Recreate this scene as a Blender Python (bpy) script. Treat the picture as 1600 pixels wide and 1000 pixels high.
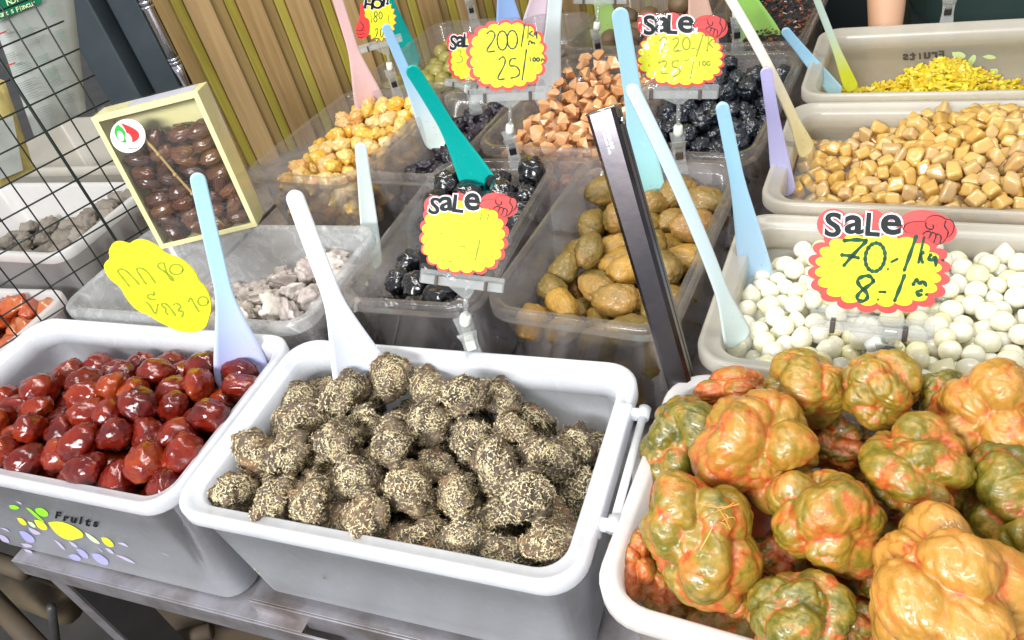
import bpy, bmesh, math, random
import numpy as np
from mathutils import Vector, Matrix, noise

random.seed(7); rng = np.random.default_rng(7)
scene = bpy.context.scene
for o in list(bpy.data.objects): bpy.data.objects.remove(o)
COL = scene.collection

# ------------------------------------------------------------------ camera
RIM = 0.15                                  # rim height of the tubs above the steel bench
CAM = np.array([0.0, 0.0, RIM + 0.455])
F = 1186.0
_down = np.array([400, 1450, F]); _down /= np.linalg.norm(_down)
_mx = np.array([-2900, -170, F]); _mx /= np.linalg.norm(_mx)
_X = -_mx; _X = _X - _X.dot(_down) * _down; _X /= np.linalg.norm(_X)
_Z = -_down; _Y = np.cross(_Z, _X)
ROT = np.array([_X, _Y, _Z])                # image frame (right, down, forward) -> world
cam_d = bpy.data.cameras.new('camera'); cam = bpy.data.objects.new('camera', cam_d); COL.objects.link(cam)
cam_d.sensor_width = 36; cam_d.lens = F / 1600 * 36; cam_d.clip_start = .01; cam_d.clip_end = 100
r_, u_, f_ = ROT @ [1, 0, 0], ROT @ [0, -1, 0], ROT @ [0, 0, 1]
cam.matrix_world = Matrix([[r_[i], u_[i], -f_[i], CAM[i]] for i in range(3)] + [[0, 0, 0, 1]])
scene.camera = cam

# ------------------------------------------------------------------ world, lamps, exposure
w = bpy.data.worlds.new('World'); scene.world = w; w.use_nodes = True
w.node_tree.nodes['Background'].inputs[0].default_value = (.93, .96, 1, 1)
w.node_tree.nodes['Background'].inputs[1].default_value = .44
def lamp(name, loc, target, sx, sy, power, col):
    d = bpy.data.lights.new(name, 'AREA'); d.shape = 'RECTANGLE'; d.size = sx; d.size_y = sy; d.energy = power; d.color = col
    o = bpy.data.objects.new(name, d); COL.objects.link(o); o.location = loc
    o.rotation_euler = (Vector(target) - Vector(loc)).to_track_quat('-Z', 'Y').to_euler()
lamp('tube_lamp', (-.75, .70, 1.55), (-.45, .62, 0), .06, 1.2, 10.5, (1, .97, .92))
lamp('tube_lamp', (.25, .55, 1.5), (.0, .6, 0), .06, 1.2, 8.5, (1, .97, .92))
lamp('panel_lamp', (-.45, -1.0, 1.05), (-.35, .45, .05), .9, .25, 38, (.97, .98, 1))
scene.view_settings.view_transform = 'Standard'; scene.view_settings.look = 'None'
scene.view_settings.exposure = 0.38; scene.view_settings.gamma = 1.0
scene.cycles.max_bounces = 10; scene.cycles.transparent_max_bounces = 20
scene.cycles.diffuse_bounces = 4; scene.cycles.glossy_bounces = 4; scene.cycles.transmission_bounces = 6
scene.cycles.caustics_reflective = False; scene.cycles.caustics_refractive = False
scene.cycles.use_denoising = True; scene.cycles.sample_clamp_indirect = 4

# ------------------------------------------------------------------ pixel helpers
def ray(p): return ROT @ np.array([p[0] - 800., p[1] - 500., F])
def at(p, z):
    r = ray(p); return CAM + r * ((z - CAM[2]) / r[2])
def on_y(p, y):
    r = ray(p); return CAM + r * (y / r[1])
def on_plane(p, P0, n):
    r = ray(p); return CAM + r * (np.dot(np.asarray(P0) - CAM, n) / np.dot(r, n))
def proj(P):
    v = ROT.T @ (np.asarray(P) - CAM); return np.array([800 + F * v[0] / v[2], 500 + F * v[1] / v[2]])
def unit(v): v = np.asarray(v, float); return v / np.linalg.norm(v)

# ------------------------------------------------------------------ object helpers
def tag(o, label=None, cat=None, group=None, kind=None):
    if label: o['label'] = label
    if cat: o['category'] = cat
    if group: o['group'] = group
    if kind: o['kind'] = kind
    return o
def mesh(name, V, Fc, mats, smooth=True, midx=None):
    me = bpy.data.meshes.new(name)
    me.from_pydata([tuple(map(float, v)) for v in V], [], [tuple(map(int, f)) for f in Fc])
    for m in (mats if isinstance(mats, (list, tuple)) else [mats]): me.materials.append(m)
    me.polygons.foreach_set('use_smooth', [smooth] * len(me.polygons))
    if midx is not None: me.polygons.foreach_set('material_index', list(map(int, midx)))
    me.update(); return me
def obj(name, me, parent=None, loc=None, rot=None):
    o = bpy.data.objects.new(name, me); COL.objects.link(o)
    if loc is not None: o.location = tuple(map(float, loc))
    if rot is not None: o.rotation_euler = rot
    if parent is not None: o.parent = parent
    return o
def empty(name, loc=(0, 0, 0)):
    return obj(name, None, None, loc)
def pobj(name, me, parent):
    """part given in world coordinates under a parent that sits at some location (no rotation)"""
    o = obj(name, me, parent); o.matrix_parent_inverse = Matrix.Translation(parent.location).inverted(); return o
def box(lo, hi, bevel=0):
    x0, y0, z0 = lo; x1, y1, z1 = hi
    V = [(x0,y0,z0),(x1,y0,z0),(x1,y1,z0),(x0,y1,z0),(x0,y0,z1),(x1,y0,z1),(x1,y1,z1),(x0,y1,z1)]
    Fc = [(0,3,2,1),(4,5,6,7),(0,1,5,4),(1,2,6,5),(2,3,7,6),(3,0,4,7)]
    return V, Fc
def boxmesh(name, lo, hi, m, bevel=.002, frame=None):
    bm = bmesh.new(); V, Fc = box(lo, hi)
    vs = [bm.verts.new(v) for v in V]
    for f in Fc: bm.faces.new([vs[i] for i in f])
    if bevel: bmesh.ops.bevel(bm, geom=list(bm.edges), offset=bevel, segments=2, affect='EDGES', profile=.5)
    if frame is not None: bm.transform(frame)
    me = bpy.data.meshes.new(name); bm.to_mesh(me); bm.free(); me.materials.append(m)
    return me
def tube_mesh(name, pts, r, m, n=8, closed_ends=True):
    pts = [np.asarray(p, float) for p in pts]; V = []; Fc = []
    rs = r if hasattr(r, '__len__') else [r] * len(pts)
    for i, p in enumerate(pts):
        d = unit(pts[min(i+1, len(pts)-1)] - pts[max(i-1, 0)])
        a = unit(np.cross(d, [0, 0, 1] if abs(d[2]) < .9 else [1, 0, 0])); b = np.cross(d, a)
        for k in range(n):
            t = 2 * math.pi * k / n; V.append(p + rs[i] * (math.cos(t) * a + math.sin(t) * b))
    for i in range(len(pts) - 1):
        for k in range(n):
            Fc.append((i*n+k, i*n+(k+1) % n, (i+1)*n+(k+1) % n, (i+1)*n+k))
    if closed_ends:
        Fc.append(tuple(range(n))[::-1]); Fc.append(tuple(range((len(pts)-1)*n, len(pts)*n)))
    return mesh(name, V, Fc, m)
def frame_mat(o, ex, ey, ez):
    return Matrix([[ex[i], ey[i], ez[i], o[i]] for i in range(3)] + [[0, 0, 0, 1]])

# ------------------------------------------------------------------ materials
class NT:
    def __init__(s, name):
        s.m = bpy.data.materials.new(name); s.m.use_nodes = True; s.t = s.m.node_tree; s.t.nodes.clear()
        s.out = s.t.nodes.new('ShaderNodeOutputMaterial')
    def n(s, ty, **kw):
        nd = s.t.nodes.new(ty)
        for k, v in kw.items():
            if k.startswith('_'): setattr(nd, k[1:], v)
        for k, v in kw.items():
            if k.startswith('_'): continue
            key = k.replace('__', ' ')
            try: key = int(key[1:]) if key[0] == 'i' and key[1:].isdigit() else key
            except Exception: pass
            if isinstance(v, bpy.types.NodeSocket): s.t.links.new(v, nd.inputs[key])
            else: nd.inputs[key].default_value = v
        return nd
    def coord(s, kind='Object', scale=None):
        c = s.n('ShaderNodeTexCoord').outputs[kind]
        if scale is not None:
            mp = s.n('ShaderNodeMapping'); s.t.links.new(c, mp.inputs[0]); mp.inputs['Scale'].default_value = scale; c = mp.outputs[0]
        return c
    def noise(s, vec, scale, detail=3, rough=.55, dist=0):
        return s.n('ShaderNodeTexNoise', Vector=vec, Scale=scale, Detail=detail, Roughness=rough, Distortion=dist).outputs[0]
    def math(s, op, a, b=0.0, c=None, clamp=False):
        nd = s.n('ShaderNodeMath', _operation=op, i0=a, i1=b); nd.use_clamp = clamp
        if c is not None: nd.inputs[2].default_value = c
        return nd.outputs[0]
    def ramp(s, fac, stops, interp='LINEAR'):
        r = s.t.nodes.new('ShaderNodeValToRGB'); s.t.links.new(fac, r.inputs[0]); cr = r.color_ramp; cr.interpolation = interp
        while len(cr.elements) < len(stops): cr.elements.new(.5)
        for e, (p, c) in zip(cr.elements, stops):
            e.position = p; e.color = tuple(c) + (1,) if len(c) == 3 else c
        return r.outputs[0]
    def mixc(s, fac, a, b):
        nd = s.t.nodes.new('ShaderNodeMix'); nd.data_type = 'RGBA'
        for sock, v in ((nd.inputs[0], fac), (nd.inputs[6], a), (nd.inputs[7], b)):
            if isinstance(v, bpy.types.NodeSocket): s.t.links.new(v, sock)
            else: sock.default_value = v if not hasattr(v, '__len__') or len(v) == 4 else tuple(v) + (1,)
        return nd.outputs[2]
    def bump(s, h, strength=.3, dist=.001):
        return s.n('ShaderNodeBump', Height=h, Strength=strength, Distance=dist).outputs[0]
    def bsdf(s, **kw):
        nd = s.n('ShaderNodeBsdfPrincipled', **kw); return nd
    def done(s, shader):
        s.t.links.new(shader, s.out.inputs[0]); return s.m
def c4(c): return tuple(c) + (1,) if len(c) == 3 else tuple(c)
def plain(name, col, rough=.5, metal=0, bump=0, bscale=60, coat=0, spec=.5, var=0, vscale=15, var_col=None):
    t = NT(name); co = t.coord()
    base = c4(col)
    if var: base = t.mixc(t.math('MULTIPLY', t.ramp(t.noise(co, vscale, 5), [(.35, (0, 0, 0)), (.7, (1, 1, 1))]), var), c4(col), c4(var_col or [c * .6 for c in col[:3]]))
    b = t.bsdf(Base__Color=base, Roughness=rough, Metallic=metal, Coat__Weight=coat)
    b.inputs['Specular IOR Level'].default_value = spec
    if bump: t.t.links.new(t.bump(t.noise(co, bscale, 4), bump), b.inputs['Normal'])
    return t.done(b.outputs[0])
def fruit(name, cols, rough=.4, coat=0, sss=0, sradius=(1, .35, .15), sscale=.006, nscale=60, bscale=200, bstr=.2, bdist=.001,
          rnd=.6, spec=.5, speck=None, mottle=None, alb=.86):
    """fruit skin: colour per piece and across the piece, fine relief"""
    t = NT(name); co = t.coord()
    info = t.n('ShaderNodeObjectInfo').outputs['Random']
    off = t.n('ShaderNodeVectorMath', _operation='ADD', i0=co, i1=t.n('ShaderNodeCombineXYZ', X=info, Y=info, Z=info).outputs[0]).outputs[0]
    nz = t.noise(off, nscale, 4)
    cols = [tuple(x * alb for x in c) for c in cols]
    v = t.math('ADD', t.math('MULTIPLY', info, rnd), t.math('MULTIPLY_ADD', nz, 1.5 * (1 - rnd) + .25, -.35 * (1 - rnd)))
    base = t.ramp(v, [(i / (len(cols) - 1) * .9 + .05, c) for i, c in enumerate(cols)])
    if mottle: base = t.mixc(t.ramp(t.noise(off, mottle[1], 5, .65), [(mottle[2], (0, 0, 0)), (mottle[2] + .15, (1, 1, 1))]), base, c4(mottle[0]))
    if speck: base = t.mixc(t.ramp(t.noise(off, speck[1], 3, .7), [(speck[2], (0, 0, 0)), (speck[2] + .06, (1, 1, 1))]), base, c4(speck[0]))
    b = t.bsdf(Base__Color=base, Roughness=rough, Coat__Weight=coat, Subsurface__Weight=sss, Subsurface__Scale=sscale)
    b.inputs['Subsurface Radius'].default_value = sradius; b.inputs['Coat Roughness'].default_value = .08
    b.inputs['Specular IOR Level'].default_value = spec
    if bstr: t.t.links.new(t.bump(t.noise(off, bscale, 5, .6), bstr, bdist), b.inputs['Normal'])
    return t.done(b.outputs[0])
def frosted(name, tint, clear, rough=.3, smear=0, smear_col=(.9, .9, .9), gloss=.35, smear_scale=30):
    """translucent polypropylene: clear share, milky share, surface gloss"""
    t = NT(name); co = t.coord()
    d = t.n('ShaderNodeBsdfDiffuse', Color=c4(tint)).outputs[0]; tr = t.n('ShaderNodeBsdfTranslucent', Color=c4(tint)).outputs[0]
    milk = t.n('ShaderNodeMixShader', Fac=.5); t.t.links.new(d, milk.inputs[1]); t.t.links.new(tr, milk.inputs[2])
    clr = t.n('ShaderNodeBsdfTransparent', Color=(.97, .975, .98, 1)).outputs[0]
    fac = t.math('ADD', 1 - clear - .12, t.math('MULTIPLY', t.noise(co, 25, 5, .6), .24))
    if smear: fac = t.math('ADD', fac, t.math('MULTIPLY', t.ramp(t.noise(co, smear_scale, 6, .7, 1.2), [(.48, (0, 0, 0)), (.68, (1, 1, 1))]), smear), clamp=True)
    mx = t.n('ShaderNodeMixShader', Fac=fac); t.t.links.new(clr, mx.inputs[1]); t.t.links.new(milk.outputs[0], mx.inputs[2])
    gl = t.n('ShaderNodeBsdfGlossy', Roughness=rough, Color=(1, 1, 1, 1)).outputs[0]
    fr = t.math('MULTIPLY_ADD', t.math('POWER', t.n('ShaderNodeLayerWeight', Blend=.5).outputs['Facing'], 3.5), gloss, .035)
    fin = t.n('ShaderNodeMixShader', Fac=fr); t.t.links.new(mx.outputs[0], fin.inputs[1]); t.t.links.new(gl, fin.inputs[2])
    return t.done(fin.outputs[0])
def film(name, tint=(.97, .98, .98), milk=.06, rough=.08, bump=.0, bscale=40, gl_gain=1.6):
    t = NT(name); co = t.coord()
    clr = t.n('ShaderNodeBsdfTransparent', Color=c4(tint)).outputs[0]; d = t.n('ShaderNodeBsdfDiffuse', Color=(.9, .92, .93, 1)).outputs[0]
    mx = t.n('ShaderNodeMixShader', Fac=milk); t.t.links.new(clr, mx.inputs[1]); t.t.links.new(d, mx.inputs[2])
    g = t.n('ShaderNodeBsdfGlossy', Roughness=rough); fr = t.n('ShaderNodeLayerWeight', Blend=.5)
    if bump:
        nb = t.bump(t.noise(co, bscale, 3, .5, .8), bump, .004); t.t.links.new(nb, g.inputs['Normal']); t.t.links.new(nb, fr.inputs['Normal'])
    fin = t.n('ShaderNodeMixShader', Fac=t.math('MULTIPLY_ADD', t.math('POWER', fr.outputs['Facing'], 4.0), .35 * gl_gain, .030 * gl_gain, clamp=True)); t.t.links.new(mx.outputs[0], fin.inputs[1]); t.t.links.new(g.outputs[0], fin.inputs[2])
    return t.done(fin.outputs[0])

M = {}
M['tub_milky'] = frosted('milky_plastic', (.94, .96, 1.0), .20, .16, .10, gloss=.5)
M['tub_white'] = frosted('white_plastic', (.95, .93, .91), .16, .25, gloss=.4)
M['tub_cream'] = frosted('cream_plastic', (.86, .82, .72), .34, .25, gloss=.4)
M['tub_smoky'] = frosted('smoky_plastic', (.62, .57, .54), .86, .12, .09, gloss=.5)
M['tub_dusty'] = frosted('dusty_plastic', (.80, .81, .81), .66, .22, .45, gloss=.4, smear_scale=45)
M['acrylic'] = film('clear_acrylic', (.92, .93, .92), .14, .06, gl_gain=2.6)
M['sleeve'] = film('clear_sleeve', (.99, .995, .995), .006, .05, bump=.4, bscale=45, gl_gain=.5)
M['cello'] = film('cellophane', (.99, .99, .98), .006, .04, bump=.35, bscale=30, gl_gain=.8)
M['bag'] = film('plastic_bag_film', (.9, .92, .9), .35, .2, bump=.4, bscale=25)
M['syrup'] = film('clear_syrup', (.97, .96, .88), .14, .03, bump=.05, bscale=40, gl_gain=1.0)
M['white_conn'] = plain('white_plastic_stem', (.78, .82, .74), .4)
M['black'] = plain('black_plastic', (.012, .012, .014), .35)
M['brownband'] = plain('brown_band', (.06, .045, .035), .5)
M['yellow'] = plain('fluorescent_yellow_card', (.86, .84, .004), .55, var=.25, vscale=30, var_col=(.9, .84, .0))
M['yellow_spotted'] = plain('spotted_yellow_card', (.84, .82, .004), .55, var=.6, vscale=60, var_col=(.60, .62, .0))
M['tag_yellow'] = plain('yellow_foam_card', (.84, .76, .003), .6, var=.4, vscale=25, var_col=(.90, .76, .0))
M['red'] = plain('red_print', (.66, .022, .020), .5, var=.3, vscale=40, var_col=(.70, .05, .04))
M['pinkred'] = plain('coral_print', (.74, .050, .045), .5, var=.3, vscale=40, var_col=(.76, .09, .075))
M['ink'] = plain('black_print', (.006, .009, .010), .6, spec=.2)
M['white'] = plain('white_print', (.85, .85, .85), .5)
M['pen_green'] = plain('dark_green_marker', (.004, .045, .022), .6, spec=.2, var=.5, vscale=200, var_col=(.02, .16, .06))
M['pen_faint'] = plain('faded_marker', (.22, .27, .0), .6)
M['pen_black'] = plain('black_marker', (.02, .035, .02), .5)
M['pen_olive'] = plain('olive_marker', (.22, .30, .005), .6)
M['chrome'] = plain('chromed_steel', (.62, .62, .66), .16, 1, var=.2, vscale=60)
def steel(name, col, rough, streak):
    t = NT(name); co = t.coord('Object', (1, 1, 1))
    nz = t.noise(co, 18, 5, .6); sc = t.noise(t.coord('Object', streak), 40, 4, .6)
    col_ = t.mixc(t.ramp(nz, [(.42, (0, 0, 0)), (.7, (1, 1, 1))]), c4(col), (.30, .25, .23, 1))
    b = t.bsdf(Base__Color=col_, Metallic=.85, Roughness=t.math('MULTIPLY_ADD', sc, .3, rough - .1))
    t.t.links.new(t.bump(sc, .15, .0006), b.inputs['Normal']); return t.done(b.outputs[0])
M['bench'] = steel('worn_stainless_sheet', (.56, .54, .57), .38, (.5, 30, 30))
M['tong'] = plain('dark_polished_stainless', (.075, .07, .08), .26, 1, bump=.06, bscale=90, var=.5, vscale=35, var_col=(.14, .115, .10))
M['dark_post'] = plain('dark_slate_paint', (.028, .042, .052), .55, bump=.15, bscale=40, var=.6, vscale=12, var_col=(.06, .075, .085))
M['wire'] = plain('black_wire_coating', (.012, .02, .018), .45)
M['floor'] = plain('wet_dark_concrete', (.035, .035, .032), .5, bump=.3, bscale=15, var=.8, vscale=5, var_col=(.10, .085, .07))
M['back'] = plain('dark_stall_cloth', (.012, .02, .022), .8, var=.5, vscale=4, var_col=(.03, .04, .04))
M['cardboard'] = plain('yellow_card_box', (.80, .74, .36), .5, var=.4, vscale=20, var_col=(.82, .80, .55))
M['brownbox'] = plain('brown_crate', (.12, .085, .05), .7, var=.6, vscale=10, var_col=(.05, .04, .03))
M['leg_dark'] = plain('dark_galvanised_leg', (.09, .085, .085), .5, .5, var=.5, vscale=30, var_col=(.05, .05, .05))
M['cardboard_dull'] = plain('dull_brown_paper', (.16, .12, .07), .8, var=.6, vscale=20, var_col=(.07, .05, .03))
def wood(name, c1, c2, c3):
    t = NT(name); co = t.coord('Object', (1, 1, .05)); fine = t.noise(t.coord('Object', (1, 1, .02)), 320, 4, .6)
    v = t.math('ADD', t.math('MULTIPLY', t.noise(co, 45, 6, .65, 1.5), .7), t.math('MULTIPLY', fine, .35))
    v = t.math('ADD', v, t.math('MULTIPLY_ADD', t.n('ShaderNodeObjectInfo').outputs['Random'], .22, -.11))
    base = t.ramp(v, [(.3, c1), (.52, c2), (.75, c3)])
    b = t.bsdf(Base__Color=base, Roughness=.55); t.t.links.new(t.bump(fine, .25, .0008), b.inputs['Normal']); return t.done(b.outputs[0])
M['wood_face'] = wood('oak_slat_face', (.24, .14, .05), (.39, .25, .10), (.50, .34, .16))
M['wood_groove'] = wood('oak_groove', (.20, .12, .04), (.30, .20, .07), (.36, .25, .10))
M['wood_lit_yellow'] = wood('yellow_lit_slat_side', (.26, .20, .025), (.36, .30, .04), (.42, .35, .07))  # olive yellow paints in the yellowish light on the slat sides

# ------------------------------------------------------------------ the setting
def struct(name, me): return tag(obj(name, me), kind='structure')
struct('ground', mesh('ground', [(-8, -6, -.75), (8, -6, -.75), (8, 10, -.75), (-8, 10, -.75)], [(0, 1, 2, 3)], M['floor'], False))
struct('back_wall', boxmesh('back_wall', (-3, 2.6, -.75), (3, 2.7, 1.6), M['back'], .0))

# oblique wooden slat wall behind the left tubs
wd = unit([.63, .777, 0]); wn = np.array([wd[1], -wd[0], 0]); W0 = np.array([-1.0715, 1.10, 0])
PITCH = .0852
wall = tag(empty('wood_slat_wall', W0 + [0, 0, -.75]), 'vertical oak slat wall with grooves behind the raisin and grape tubs', 'wall')
def wallframe(s, dep): return frame_mat(W0 + wd * s + wn * dep, wd, -wn, [0, 0, 1])
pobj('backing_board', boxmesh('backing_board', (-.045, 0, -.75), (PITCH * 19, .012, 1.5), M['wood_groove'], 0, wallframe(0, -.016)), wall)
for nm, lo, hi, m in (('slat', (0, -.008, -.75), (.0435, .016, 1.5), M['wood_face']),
                      ('yellow_lit_strip', (-.0185, -.001, -.75), (-.0008, .015, 1.5), M['wood_lit_yellow']),
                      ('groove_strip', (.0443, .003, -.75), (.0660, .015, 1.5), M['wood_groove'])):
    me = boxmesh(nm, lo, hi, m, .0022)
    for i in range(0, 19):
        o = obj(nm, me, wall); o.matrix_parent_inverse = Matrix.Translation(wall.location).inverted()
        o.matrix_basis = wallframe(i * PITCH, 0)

# dark posts and the chromed rod beside the wall
for i, (pl, pr, y) in enumerate((((78, 0), (137, 0), 1.02), ((165, 0), (212, 0), 1.06))):
    a, b = on_y(pl, y), on_y(pr, y + .012)
    ex = unit([b[0]-a[0], b[1]-a[1], 0]); L = np.linalg.norm((b - a)[:2]); n = np.array([-ex[1], ex[0], 0])
    p = tag(obj('post', boxmesh('post', (0, 0, -.75), (L, .05, 1.5), M['dark_post'], .003, frame_mat([a[0], a[1], 0], ex, n, [0, 0, 1]))),
        ['wide dark slate post beside the wire grid panel', 'narrower dark slate post next to the chromed rod'][i], 'post')
bk = on_y((150, 0), 1.15)
tag(obj('gap_board', boxmesh('gap_board', (bk[0]-.11, bk[1], -.75), (bk[0]+.12, bk[1]+.02, 1.5), M['black'], .002)), 'black board behind the gap between the slate posts', 'board')
a = on_y((225, 0), 1.0)
rod = tag(empty('chrome_rod', (a[0], a[1], .05)), 'shiny chromed rod with collars standing next to slate post', 'rod')
zb = on_y((278, 128), 1.0)[2]
pobj('shaft', tube_mesh('shaft', [(a[0], a[1], zb + .03), (a[0], a[1], 1.2)], .0088, M['chrome'], 20), rod)
for z in (zb + .035, zb + .041, on_y((222, 12), 1.0)[2], on_y((222, 12), 1.0)[2] + .008):
    pobj('collar', tube_mesh('collar', [(a[0], a[1], z - .0018), (a[0], a[1], z + .0018)], .0103, M['chrome'], 20), rod)
pobj('tip', tube_mesh('tip', [(a[0], a[1], -.75), (a[0], a[1], zb - .02), (a[0], a[1], zb + .012), (a[0], a[1], zb + .03)], [.004, .005, .0072, .0096], M['chrome'], 20), rod)

# wire grid panel at the left
gth = math.radians(69.5); gd = np.array([math.cos(gth), math.sin(gth), 0]); G0 = np.array([-.894, .609, RIM + .189 - .455 * .32 + .145])
k_ = .68; g_top = CAM[2] + (RIM + .189 - CAM[2]) * k_; CELL = .034
grid = tag(empty('wire_grid_panel', (-.95, .45, -.05)), 'black wire grid panel fixed beside the date tub', 'wire panel')
for i in range(-9, 3):
    p = G0 + gd * CELL * 0.98 * i
    pobj('vertical_wire', tube_mesh('vertical_wire', [(p[0], p[1], -.08), (p[0], p[1], .75)], .0011 if i % 7 else .0022, M['wire'], 6), grid)
for j in range(-12, 14):
    z = g_top - CELL * j
    if z < -.08: continue
    q0, q1 = G0 - gd * CELL * 9.4, G0 + gd * CELL * 2.6; off = np.array([-.0018, 0, 0])
    pobj('horizontal_wire', tube_mesh('horizontal_wire', [np.array([q0[0], q0[1], z]) + off, np.array([q1[0], q1[1], z]) + off], .0011, M['wire'], 6), grid)

# the steel bench
bench = tag(empty('steel_bench', (-.3, .6, -.75)), 'worn stainless steel bench under the tubs', 'bench')
pobj('bench_top', boxmesh('bench_top', (-.845, .238, -.0265), (-.44, .468, -.0225), M['bench'], .0008), bench)
pobj('front_lip', boxmesh('front_lip', (-.845, .2355, -.050), (-.40, .2382, -.0225), M['bench'], .0008), bench)
pobj('bench_top', boxmesh('bench_top', (-.50, .250, -.010), (.75, 1.46, -.0045), M['bench'], .0008), bench)
pobj('front_lip', boxmesh('front_lip', (-.50, .2475, -.055), (.75, .2502, -.0042), M['bench'], .0008), bench)
pobj('bench_top', boxmesh('bench_top', (-.93, .470, -.010), (-.503, 1.46, -.0045), M['bench'], .0008), bench)
pobj('side_shelf', boxmesh('side_shelf', (-1.8, .30, -.008), (-.935, 1.3, -.0005), M['bench'], .001), bench)
for x, y in ((-.812, .239), (.7, .252), (-.79, 1.42), (.7, 1.42)):
    pobj('leg', boxmesh('leg', (x - .002, y, -.75), (x + .022, y + .002, -.051), M['bench'], .0006), bench)
    pobj('leg_flange', boxmesh('leg_flange', (x + .022, y + .002, -.75), (x + .0245, y + .05, -.051), M['leg_dark'], .0006), bench)
# clutter under the bench
tag(obj('wooden_crate', boxmesh('wooden_crate', (-.95, .30, -.75), (-.55, .62, -.35), M['brownbox'], .006)), 'brown wooden crate on the floor under the steel bench', 'crate')
for pa, za, pb_, zb2, rr, m, lb in (((-40, 905), -.34, (62, 1015), -.36, .016, 'brownbox', 'brown wooden pole lying slanted under the bench corner'), ((-30, 868), -.22, (40, 893), -.22, .014, 'brownbox', 'short brown rail end beside the bench corner'),
                        ((80, 948), -.20, (92, 1030), -.42, .006, 'leg_dark', 'thin metal pole standing under the bench'), ((20, 915), -.45, (110, 950), -.45, .03, 'cardboard_dull', 'rolled brown paper lying under the bench'), ((230, 1010), -.30, (330, 985), -.30, .012, 'brownbox', 'dark wooden rail crossing under the bench')):
    tag(obj('pole', tube_mesh('pole', [at(pa, za), at(pb_, zb2)], rr, M[m], 12)), lb, 'pole')
tag(obj('cloth_bundle', boxmesh('cloth_bundle', (-.5, .3, -.75), (-.05, .7, -.5), M['back'], .03)), 'dark bundle on the floor under the bench', 'bundle')

# ------------------------------------------------------------------ tubs
def rrect(hx, hy, r, n=7):
    P = []
    for cx, cy, a0 in ((hx - r, hy - r, 0), (-hx + r, hy - r, 90), (-hx + r, -hy + r, 180), (hx - r, -hy + r, 270)):
        for k in range(n + 1):
            a = math.radians(a0 + 90 * k / n); P.append((cx + r * math.cos(a), cy + r * math.sin(a)))
    return P
class Tub: pass
def tub(name, FL, yaw, w_, d_, h, mat, label, ztop=RIM, lip=.015, lipw=.009, taper=.012, r=.030, step=False, th=.0016, group=None):
    T = Tub(); T.w, T.d, T.h, T.z0, T.taper, T.lipw = w_, d_, h, ztop - h, taper, lipw
    ya = math.radians(yaw); T.ya = ya; c, s = math.cos(ya), math.sin(ya)
    T.ex, T.ey = np.array([c, s, 0]), np.array([-s, c, 0])
    T.c = np.array([FL[0], FL[1], 0]) + T.ex * w_ / 2 + T.ey * d_ / 2
    e = lipw
    prof = [(e + taper + .010, 0), (e + taper + .003, .0015), (e + taper, .006), (e, h - lip), (.0015, h - lip - .001), (0, h - lip + .0015), (0, h - .002), (.0015, h - .0003), (.003, h)]
    if step: prof += [(.0055, h - .0006), (.0075, h - .0045), (e + .007, h - .0055), (e + .0085, h - .007), (e + .010, h - lip - .012), (e + th + .002, h - lip - .013)]
    else: prof += [(e - .001, h), (e + th, h - .002)]
    prof += [(e + taper + th, .007), (e + taper + th + .003, .0035), (e + taper + .012, .0022)]
    V = []; Fc = []
    for k, (ins, z) in enumerate(prof):
        for x, y in rrect(w_/2 - ins, d_/2 - ins, max(r - ins * .5, .006)): V.append((x, y, z))
    n = len(V) // len(prof)
    for k in range(len(prof) - 1):
        for i in range(n): Fc.append((k*n+i, k*n+(i+1) % n, (k+1)*n+(i+1) % n, (k+1)*n+i))
    Fc.append(tuple(range(n))[::-1]); Fc.append(tuple(range((len(prof)-1)*n, len(prof)*n)))
    me = mesh(name, V, Fc, mat)
    T.o = obj('plastic_tub', me, None, (T.c[0], T.c[1], T.z0), (0, 0, ya)); tag(T.o, label, 'tub', group)
    T.inset = e + th + (.003 if step else 0)
    return T
def half(T, z):  # inner half sizes at local height z
    f = 1 - np.clip(z / T.h, 0, 1); ins = T.inset + T.taper * f
    return T.w/2 - ins, T.d/2 - ins
def local(T, P):  # world -> tub local (u along width, v along depth, z above tub floor)
    d = np.asarray(P) - T.c; return np.array([d @ T.ex, d @ T.ey, P[2] - T.z0])
def world(T, p): return T.c + T.ex * p[0] + T.ey * p[1] + np.array([0, 0, T.z0 + p[2]])

TA = tub('tub', (-.893, .240), 0, .387, .222, .172, M['tub_milky'], 'milky translucent tub printed Fruits holding glossy red candied dates', step=True, lipw=.0065, taper=.004)
TB = tub('tub', (-.503, .241), 0, .363, .219, .148, M['tub_milky'], 'milky translucent tub with snap handles holding shred coated brown plums', step=True, lipw=.008, taper=.009)
TC = tub('tub', (-.1325, .2325), -5, .37, .226, .15, M['tub_white'], 'white tub heaped with pickled mustard heads beside the plum tub', lipw=.010, r=.034)
TD = tub('tub', (-.1015, .468), -4.5, .37, .228, .15, M['tub_cream'], 'cream tub of white pickled pearl onions', step=True)
TE = tub('tub', (-.070, .713), -5, .37, .232, .15, M['tub_cream'], 'cream tub of diced tan taro cubes', step=True)
TF = tub('tub', (-.044, .962), -5, .37, .215, .15, M['tub_cream'], 'cream tub of bright yellow shreds with Fruits print showing backwards', step=True)
TO = tub('tub', (-.320, .521), -6.5, .197, .305, .15, M['tub_smoky'], 'smoky clear tub of large brown olives', r=.032)
TP = tub('tub', (-.497, .521), -1, .172, .305, .15, M['tub_smoky'], 'smoky clear tub of glossy black preserved plums', r=.034)
TG = tub('tub', (-.880, .474), 0, .373, .192, .15, M['tub_dusty'], 'dusty clear tub of powdery white salted plums behind the date tub')
TR = tub('tub', (-.826, .800), -8, .208, .288, .15, M['tub_smoky'], 'smoky clear tub of golden candied fruit against the slat wall', r=.034)
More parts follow.
